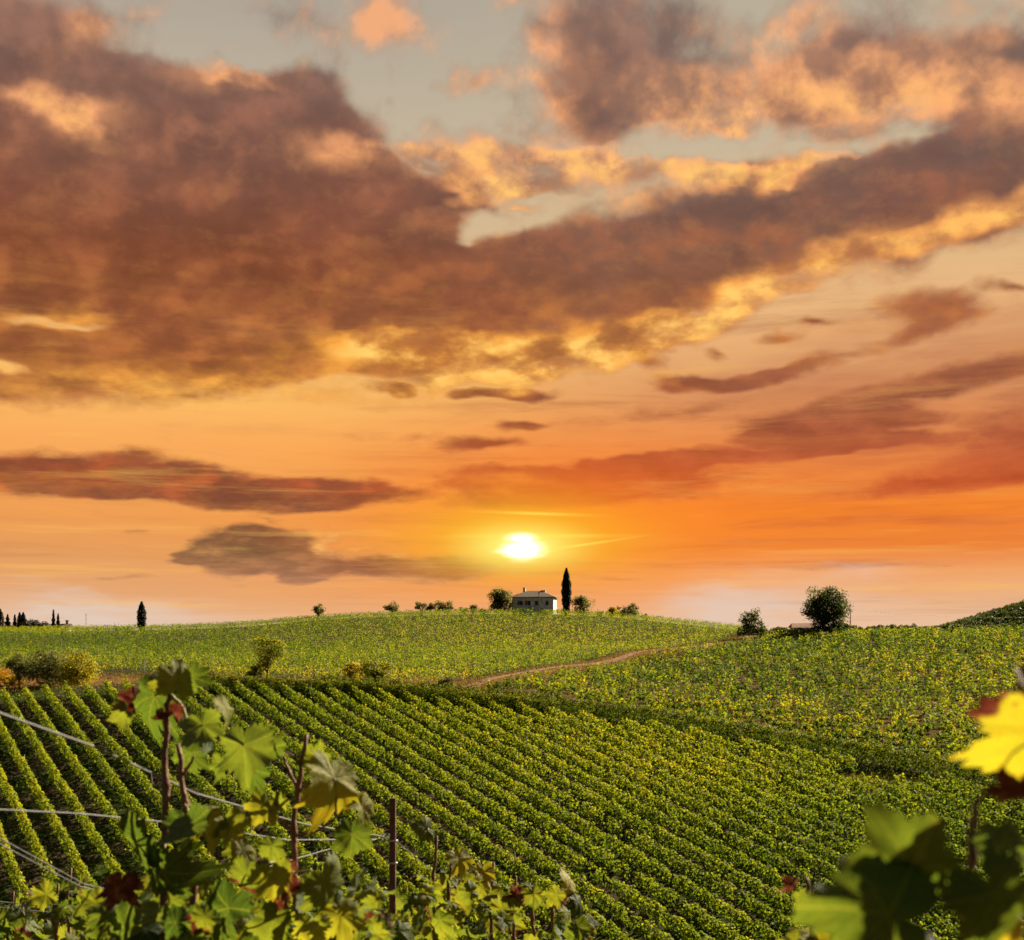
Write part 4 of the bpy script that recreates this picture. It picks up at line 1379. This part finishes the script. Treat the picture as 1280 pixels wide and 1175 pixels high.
def leaf_obj(name, V, Fc, uv, tint, blight, parent):
    o = mesh_obj(name, V, Fc, M_grape, parent, smooth=True, attrs={'tint': ('POINT', tint), 'blight': ('POINT', blight)})
    ul = o.data.uv_layers.new(name='leaf')
    ul.data.foreach_set('uv', (uv[Fc.ravel()] * .5 + .5).astype(np.float32).ravel())
    return o


LEAVES = [leaf_geom(s_, cup=c_, fold=f_, ripple=p_, droop=d_) for s_, c_, f_, p_, d_ in
          [(1, .22, .12, .08, .2), (2, .35, .26, .12, .4), (3, .1, .36, .08, .5), (4, .50, .05, .14, .1), (5, .2, .50, .10, .2), (6, -.3, .12, .13, .3),
           (7, .3, .2, .12, .5), (8, .15, .42, .12, .6), (9, .6, .1, .1, .2), (10, -.2, .35, .12, .1), (11, .4, .3, .14, .7), (12, .2, .15, .16, .4)]]


def frame(tipdeg, yaw, pitch):
    """Axes of a leaf seen from the camera: tip direction clockwise from up, face turned by yaw and pitch."""
    n = Vector((math.sin(math.radians(yaw)) * math.cos(math.radians(pitch)), -math.cos(math.radians(yaw)) * math.cos(math.radians(pitch)), math.sin(math.radians(pitch))))
    t = Vector((math.sin(math.radians(tipdeg)), 0, math.cos(math.radians(tipdeg))))
    t = (t - n * t.dot(n)).normalized()
    s_ = t.cross(n).normalized()
    return np.array([s_, t, n])


def put_leaf(root, org, px, py, wpx, Y, tip, yaw=0, pitch=15, tint=.4, blight=0.0, seed=0, label=None, petiole=None, side=None):
    V, Fc, uv = LEAVES[int(abs(px * 7 + py * 3)) % len(LEAVES)]
    sz = wpx / F * Y / 1.78
    jit = .25 if Y < 1.5 else 1.0
    yaw += 22 * jit * math.sin(px * 1.3 + py)
    pitch += 18 * jit * math.sin(px * .7 + py * 1.9)
    M = frame(tip, yaw, pitch)
    c = np.array(PT(px, py, Y))
    W_ = (V - np.array([0, .22, 0])) @ M * sz + c
    ang = np.arctan2(uv[:, 0], uv[:, 1])
    rr = np.hypot(uv[:, 0], uv[:, 1])
    if blight >= 1:
        bf = np.full(len(V), 1.0) * blight
    else:
        k = seed * 1.7
        bf = blight * (rr * .9 + .55 * np.cos(ang - k) * rr)
    gr = -.22 if tint > .7 else .12 * math.sin(px + py)
    o = leaf_obj('leaf', W_ - org, Fc, uv, np.clip(tint + .04 + gr * (uv[:, 1] + .1), 0, 1), bf, root)
    if label:
        o['label'] = label
    if petiole is not None:
        s0 = Vector((np.array([0, -.22, 0]) @ M * sz + c))
        e0 = PT(*petiole)
        mid = (s0 + e0) * .5 + Vector((0, .01, .012 * Y / 2.4))
        b_ = MB()
        b_.tube([s0 - Vector(org), mid - Vector(org), e0 - Vector(org)], [.0016 * Y / 2, .0018 * Y / 2, .0022 * Y / 2], 6)
        b_.build('stalk', M_green, root, True)
    return o


def cane(root, org, pts, rad, name='cane', mat=None, nodes=True):
    P = [PT(*p) for p in pts]
    # resample with slight swellings at the joints
    out_, rr = [], []
    for i in range(len(P) - 1):
        for t in (0, .25, .5, .75):
            q = P[i].lerp(P[i + 1], t)
            out_.append(q + Vector((math.sin(i * 5 + t * 9) * rad * .35, 0, 0)))
            rr.append(rad * (1 - .45 * (i + t) / (len(P) - 1)) * (1.35 if (t == 0 and nodes and i) else 1))
    out_.append(P[-1])
    rr.append(rad * .5)
    b_ = MB()
    b_.tube([p - Vector(org) for p in out_], rr, 8)
    return b_.build(name, mat or M_cane, root, True)


def mass(root, org, fn, n, Y, wpx, tint, seed, spread=.16, blight=.45):
    """Many smaller leaves of one vine in one mesh."""
    r = np.random.default_rng(seed)
    VV, FF, UU, TT, BB = [], [], [], [], []
    k = 0
    for i in range(n):
        px, py = fn(r)
        V, Fc, uv = LEAVES[int(r.integers(0, len(LEAVES)))]
        y = Y + r.normal(0, .22)
        sz = wpx * r.uniform(.5, 1.1) / F * y / 1.72
        M = frame(r.normal(180, 60), r.normal(8, 50), r.normal(22, 34))
        VV.append(V @ M * sz + np.array(PT(px, py, y)) - org)
        FF.append(Fc + k)
        k += len(V)
        UU.append(uv)
        TT.append(np.clip(r.normal(tint + .05, spread) + r.normal(0, .12) * uv[:, 1], 0, .54))
        ang = np.arctan2(uv[:, 0], uv[:, 1])
        rr = np.hypot(uv[:, 0], uv[:, 1])
        BB.append(max(0, r.normal(blight, .3)) * (rr * .8 + .5 * np.cos(ang - r.uniform(0, 6)) * rr) if r.uniform() > .02 else np.ones(len(V)))
    return leaf_obj('foliage', np.vstack(VV), np.vstack(FF), np.vstack(UU), np.concatenate(TT), np.concatenate(BB), root)


def vine_root(px, Y, label):
    x = (px - 640) / F * Y
    org = np.array([x, Y, hz(x, Y)])
    o = empty('grapevine', org)
    tag(o, label, 'grapevine', 'grapevines in front of the camera')
    return o, org


# --- the tall vine left of centre
va, oa = vine_root(215, 2.45, 'tall grapevine with two reddish canes and big leaves between the wires at left')
base_px = lambda Y: HY + (EYE - hz(0, Y)) / Y * F
cane(va, oa, [(206, base_px(2.45), 2.45), (202, 1500, 2.45), (208, 1240, 2.45), (205, 1090, 2.42), (206, 985, 2.42), (207, 895, 2.42), (212, 868, 2.42)], .0092)
cane(va, oa, [(226, base_px(2.5), 2.5), (240, 1480, 2.5), (246, 1230, 2.5), (241, 1110, 2.5), (232, 1010, 2.5), (222, 930, 2.5)], .0092)
cane(va, oa, [(212, 868, 2.42), (226, 880, 2.42), (236, 905, 2.42), (241, 922, 2.42)], .004, mat=M_green, nodes=False)
cane(va, oa, [(229, 968, 2.5), (238, 955, 2.48), (243, 945, 2.47)], .004, mat=M_cane, nodes=False)
for a in [  # px, py, width, depth, tip, yaw, pitch, tint, blight, seed, stalk end
    (222, 846, 62, 2.40, 20, 50, 20, .52, .1, 0, (212, 868, 2.42), 'bright yellow-green leaf at the top of the shoot'),
    (243, 843, 46, 2.42, 60, -50, 10, .28, .0, 2, (212, 868, 2.42), None),
    (188, 880, 92, 2.44, 205, -8, 8, .22, .25, 1, (212, 868, 2.42), 'broad dark green leaf with a browned edge'),
    (163, 878, 44, 2.5, 250, 30, 10, .35, 1.0, 4, None, 'crumpled red-brown leaf'),
    (152, 893, 42, 2.5, 240, 160, 20, .40, .1, 3, None, 'leaf turning up its grey underside'),
    (202, 897, 28, 2.38, 200, 40, -10, .5, 1.0, 4, None, 'small pinkish withered leaf'),
    (222, 889, 30, 2.40, 190, -30, 0, .3, 1.2, 2, None, 'small dark red curled leaf'),
    (255, 914, 62, 2.36, 165, 168, 10, .36, .15, 1, (236, 905, 2.42), 'grey-green leaf showing its underside'),
    (286, 893, 62, 2.46, 95, 60, 35, .56, .25, 3, (241, 922, 2.42), None),
    (305, 942, 88, 2.36, 175, 165, 5, .34, .05, 5, (288, 905, 2.42), 'large grey-green leaf hanging tip down'),
    (236, 948, 58, 2.55, 190, 20, 0, .22, .1, 0, None, None),
    (275, 960, 40, 2.52, 200, -20, 10, .34, .0, 2, None, None),
    (318, 968, 52, 2.5, 150, -10, 0, .26, .0, 1, None, None),
    (236, 1040, 72, 2.36, 165, 155, -15, .24, .0, 5, (231, 1005, 2.5), 'dark leaf folded over with a grey back'),
    (263, 1025, 56, 2.44, 165, 40, 20, .55, .15, 2, (232, 1010, 2.5), None),
    (292, 1036, 60, 2.48, 130, 25, 15, .48, .1, 0, None, None),
    (168, 1062, 104, 2.42, 230, -15, 5, .20, .1, 3, (205, 1060, 2.42), 'wide dark green leaf left of the canes'),
    (212, 1092, 92, 2.38, 100, 5, 10, .22, .2, 1, (206, 1050, 2.42), 'dark leaf with yellow veins across the canes'),
    (147, 1112, 66, 2.34, 200, 15, 0, .3, 1.3, 4, (180, 1085, 2.4), 'large dark red withered leaf'),
    (198, 1150, 54, 2.36, 185, 165, 10, .34, .1, 2, None, 'pale grey leaf showing its underside near the frame edge'),
    (280, 1148, 112, 2.32, 200, -20, 5, .16, .1, 1, None, 'very dark large leaf low on the vine'),
    (238, 1165, 80, 2.36, 170, 20, 5, .22, .1, 0, None, None),
    (150, 1168, 100, 2.4, 250, -30, 25, .24, .1, 3, None, None),
    (255, 1098, 56, 2.46, 180, 30, 10, .30, .1, 5, None, None)]:
    put_leaf(va, oa, *a[:10][:4], tip=a[4], yaw=a[5], pitch=a[6], tint=a[7], blight=a[8], seed=a[9], petiole=a[10], label=a[11])
mass(va, oa, lambda r: (r.uniform(120, 320), 1175 - 60 * r.uniform(0, 1) ** 1.5), 70, 2.75, 54, .34, 301)

# --- the vine with one straight cane
vb, ob = vine_root(376, 2.65, 'grapevine with one straight orange-brown cane and a big yellow-green leaf')
cane(vb, ob, [(380, base_px(2.65), 2.65), (384, 1450, 2.65), (374, 1180, 2.65), (370, 1110, 2.65), (366, 1040, 2.65), (372, 985, 2.65), (383, 918, 2.65)], .0085)
cane(vb, ob, [(373, 990, 2.65), (386, 978, 2.64), (398, 968, 2.63)], .004, nodes=False)
cane(vb, ob, [(368, 1040, 2.65), (350, 1025, 2.62), (338, 1012, 2.6)], .004, nodes=False)
cane(vb, ob, [(371, 985, 2.66), (358, 955, 2.7), (350, 935, 2.7)], .004, nodes=False)
cane(vb, ob, [(370, 1045, 2.64), (395, 1040, 2.6), (420, 1022, 2.56)], .004, nodes=False)
for a in [
    (418, 985, 104, 2.56, 200, 28, 12, .60, .45, 1, (420, 1022, 2.56), 'big yellow-green leaf lit through from behind'),
    (393, 946, 52, 2.66, 320, 15, 20, .38, .1, 0, (398, 968, 2.63), None),
    (454, 1014, 52, 2.62, 165, 50, 5, .58, .2, 2, None, None),
    (343, 928, 46, 2.7, 330, -20, 30, .30, .1, 3, (350, 935, 2.7), None),
    (328, 1012, 56, 2.6, 215, 40, 15, .50, .15, 5, (338, 1012, 2.6), None),
    (352, 1000, 34, 2.6, 160, -30, 10, .42, .0, 2, None, None),
    (440, 1050, 62, 2.85, 180, 0, 5, .24, .0, 0, None, None),
    (307, 1100, 62, 2.5, 190, -15, 10, .36, .75, 4, (366, 1080, 2.65), 'green leaf with a dark red patch'),
    (344, 1103, 74, 2.46, 165, 40, 5, .52, .85, 3, (368, 1090, 2.65), 'yellow-green leaf with a pink withered edge'),
    (408, 1112, 84, 2.5, 150, 35, 10, .44, .1, 1, (370, 1090, 2.65), 'toothed green leaf right of the straight cane'),
    (428, 1152, 66, 2.5, 165, 30, 15, .56, .45, 0, None, None),
    (338, 1160, 70, 2.44, 200, -10, 10, .38, .1, 5, None, None),
    (388, 1165, 56, 2.48, 190, 20, 10, .50, .5, 2, None, None),
    (300, 1068, 46, 2.6, 215, 30, 15, .52, .2, 0, None, None),
    (340, 1062, 40, 2.75, 180, -20, 15, .36, .1, 3, None, None)]:
    put_leaf(vb, ob, *a[:4], tip=a[4], yaw=a[5], pitch=a[6], tint=a[7], blight=a[8], seed=a[9], petiole=a[10], label=a[11])
mass(vb, ob, lambda r: (r.uniform(295, 480), 1178 - 70 * r.uniform(0, 1) ** 1.4), 60, 2.95, 50, .40, 302)


# --- vines farther down the wires
def low_vine(px0, px1, Y, label, ytop, n, wpx, tint, seed, canes):
    v, o_ = vine_root((px0 + px1) / 2, Y, label)
    for (a, yt) in canes:
        cane(v, o_, [(a + 4, base_px(Y), Y), (a - 6, 1330, Y), (a + 3, 1180, Y), (a, (yt + 1175) / 2, Y), (a + 5, yt, Y)], .0085)
    def fn(r):
        x = r.uniform(px0, px1)
        yt = np.interp(x, [p_[0] for p_ in ytop], [p_[1] for p_ in ytop])
        return x, yt + 14 + (1200 - yt) * r.uniform(0, 1) ** 1.05
    mass(v, o_, fn, n, Y, wpx, tint, seed, .17)
    return v, o_


v, o_ = low_vine(498, 736, 4.3, 'yellow-green low grapevine spreading to the right of the steel stake', [(498, 1085), (540, 1082), (575, 1066), (605, 1090), (650, 1088), (690, 1102), (720, 1096), (736, 1130)], 110, 42, .40, 303, [(541, 1045), (612, 1078), (665, 1120), (640, 1095), (690, 1110), (560, 1060)])
for a in [(528, 1036, 40, 4.3, 250, 20, 20, .34, 0.0, 0, (537, 1052, 4.3), None), (577, 1078, 46, 4.2, 160, 40, 10, .60, .1, 2, None, None), (712, 1106, 44, 4.2, 40, 30, 15, .62, .3, 1, None, None),
          (605, 1094, 36, 4.2, 190, 20, 10, .66, .2, 3, None, None), (648, 1122, 36, 4.15, 200, 40, -20, .70, 1.0, 4, None, 'orange-brown leaf among the yellow-green ones')]:
    put_leaf(v, o_, *a[:4], tip=a[4], yaw=a[5], pitch=a[6], tint=a[7], blight=a[8], seed=a[9], petiole=a[10], label=a[11])
low_vine(-30, 128, 4.6, 'small-leaved yellow-green grapevine in the lower left corner under the wires', [(-30, 1100), (20, 1108), (60, 1100), (95, 1092), (128, 1110)], 110, 36, .38, 304, [(12, 1115), (68, 1105), (84, 1085), (30, 1130)])
low_vine(120, 500, 3.7, 'leafy grapevine filling the gap behind the two tall foreground vines', [(120, 1110), (200, 1120), (300, 1130), (420, 1120), (500, 1090)], 100, 40, .36, 305, [(160, 1120), (290, 1130), (455, 1110)])

# --- the blurred vine close to the camera at the right
vr, orr = vine_root(1215, .98, 'out-of-focus grapevine with large dark leaves very close at the lower right')
cane(vr, orr, [(1235, base_px(1.0), 1.0), (1225, 1700, 1.0), (1218, 1300, 1.0), (1208, 1130, 1.0), (1214, 1070, 1.0), (1218, 1005, 1.0)], .0052)
cane(vr, orr, [(1217, 1050, 1.0), (1240, 1042, .99), (1266, 1034, .98)], .0022, nodes=False)
cane(vr, orr, [(1218, 1005, 1.0), (1232, 992, 1.0), (1285, 984, 1.02)], .0024, nodes=False)
cane(vr, orr, [(1266, 1062, .95), (1290, 1080, .95)], .002, nodes=False)
for a in [
    (1130, 1072, 150, .96, 330, -8, -4, .28, .45, 1, (1208, 1120, 1.0), 'dark leaf with a yellow left side and red spots'),
    (1085, 1140, 205, .94, 285, -10, 32, .24, .25, 3, (1208, 1130, 1.0), 'wide dark grey-green leaf reaching left'),
    (1256, 1132, 150, .92, 150, 12, 5, .27, .1, 2, None, None),
    (1262, 1060, 90, .98, 60, 160, 30, .22, .05, 5, None, None),
    (1294, 924, 165, 1.02, 236, 18, 0, .66, .7, 1, (1232, 992, 1.0), 'bright yellow leaf glowing against the field'),
    (1266, 990, 84, .99, 250, 5, -50, .6, 1.2, 4, None, 'reddish-brown withered leaf under the yellow one'),
    (1266, 1166, 60, 1.02, 190, 25, 15, .70, .4, 0, None, None)]:
    put_leaf(vr, orr, *a[:4], tip=a[4], yaw=a[5], pitch=a[6], tint=a[7], blight=a[8], seed=a[9], petiole=a[10], label=a[11])
vs, os_ = vine_root(1020, 2.3, 'low grapevine with a dry brown leaf and pale tips left of the blurred vine')
cane(vs, os_, [(1030, base_px(2.3), 2.3), (1020, 1400, 2.3), (1016, 1200, 2.3), (1012, 1120, 2.3), (1008, 1098, 2.3)], .0075)
for a in [(988, 1110, 34, 2.3, 190, 30, 0, .7, 1.1, 4, (1008, 1098, 2.3), 'dry brown curled leaf'), (1003, 1122, 26, 2.32, 150, 160, 10, .5, .1, 2, None, None), (1022, 1172, 52, 2.3, 340, 20, 20, .62, .2, 1, None, None),
          (1056, 1174, 48, 2.3, 20, 40, 25, .60, .1, 0, None, None), (990, 1180, 50, 2.3, 300, 0, 20, .45, .1, 3, None, None)]:
    put_leaf(vs, os_, *a[:4], tip=a[4], yaw=a[5], pitch=a[6], tint=a[7], blight=a[8], seed=a[9], petiole=a[10], label=a[11])

# --- the steel stake with its clips, and the wires
SY_ = 4.0
sp = PT(490.5, 998, SY_)
sz0 = hz(sp.x, SY_)
stake = empty('steel_stake', (sp.x, SY_, sz0))
b_ = MB()
hh_ = sp.z - sz0
w_ = .0105
for (dx, dy, sx_, sy_) in ((0, 0, w_ * 1.9, .004), (-w_ * .95 + .002, .009, .004, .014), (w_ * .95 - .002, .009, .004, .014)):
    b_.box((dx, dy, hh_ / 2 - .1), (sx_, sy_, hh_ + .2))
b_.build('post', M_rust, stake)
for py in (1051, 1079, 1166):
    c_ = MB()
    z_ = PT(490, py, SY_).z - sz0
    c_.tube([(-.016, -.007, z_), (0, -.011, z_ + .002), (.013, -.007, z_), (.015, .008, z_), (-.014, .010, z_)], .0028, 6)
    c_.build('clip', M_clip, stake)
tag(stake, 'reddish-brown steel stake holding the trellis wires', 'stake')


def wire(label, pts, rad=.0021, lastY=None):
    P = [PT(*p) for p in pts]
    org = P[0].copy()
    out_ = []
    for i in range(len(P) - 1):
        for t in np.linspace(0, 1, 9)[:-1]:
            out_.append(P[i].lerp(P[i + 1], t) - org)
    out_.append(P[-1] - org)
    b = MB()
    b.tube(out_, rad * .72, 7)
    o = b.build('trellis_wire', M_wire, None, True)
    o.location = org
    tag(o, label, 'wire', 'trellis wires on the steel stake')


wire('thick upper trellis wire sloping from the left edge down to the stake', [(-60, 870, 1.86), (120, 934, 2.25), (245, 992, 2.72), (380, 1030, 3.3), (482, 1046, 3.98)], .0026)
wire('straighter second trellis wire below the thick upper one', [(-60, 1009, 2.35), (100, 1017, 2.65), (230, 1030, 3.0), (360, 1050, 3.45), (482, 1049, 3.98)], .0022)
wire('upper wire of the slack pair at the left edge', [(-40, 1026, 2.6), (105, 1105, 3.1), (300, 1148, 3.9), (484, 1166, 4.0)], .0018)
wire('lower wire of the slack pair at the left edge', [(-40, 1034, 2.55), (100, 1108, 3.05), (300, 1155, 3.9), (484, 1169, 4.0)], .0018)
wire('short taut wire tied to the stake and running to the lower left', [(482, 1048, 3.98), (445, 1053, 3.8), (402, 1064, 3.6), (330, 1085, 3.3)], .0018)
wire('wire curving from the stake down to the right behind the leaves', [(492, 1049, 4.0), (520, 1072, 4.2), (560, 1106, 4.5), (640, 1160, 5.1)], .0018)
wire('faint lower trellis wire low in the left corner', [(-40, 1122, 4.2), (60, 1134, 4.4), (190, 1150, 4.7)], .0018)
wire('second faint wire just under it in the left corner', [(-40, 1130, 4.3), (60, 1140, 4.5), (190, 1152, 4.8)], .0018)
b_ = MB()
k0 = PT(477, 1047, 3.94)
for j in range(4):
    q = [k0 + Vector((.012 * (j - 1.5) + .007 * math.cos(a), .004 * j, .010 * math.sin(a))) for a in np.linspace(0, 5.8, 9)]
    b_.tube([p - k0 for p in q], .0019, 5)
ko = b_.build('wire_knot', M_wire, None, True)
ko.location = k0
tag(ko, 'twisted knot of wire just left of the steel stake', 'wire knot')
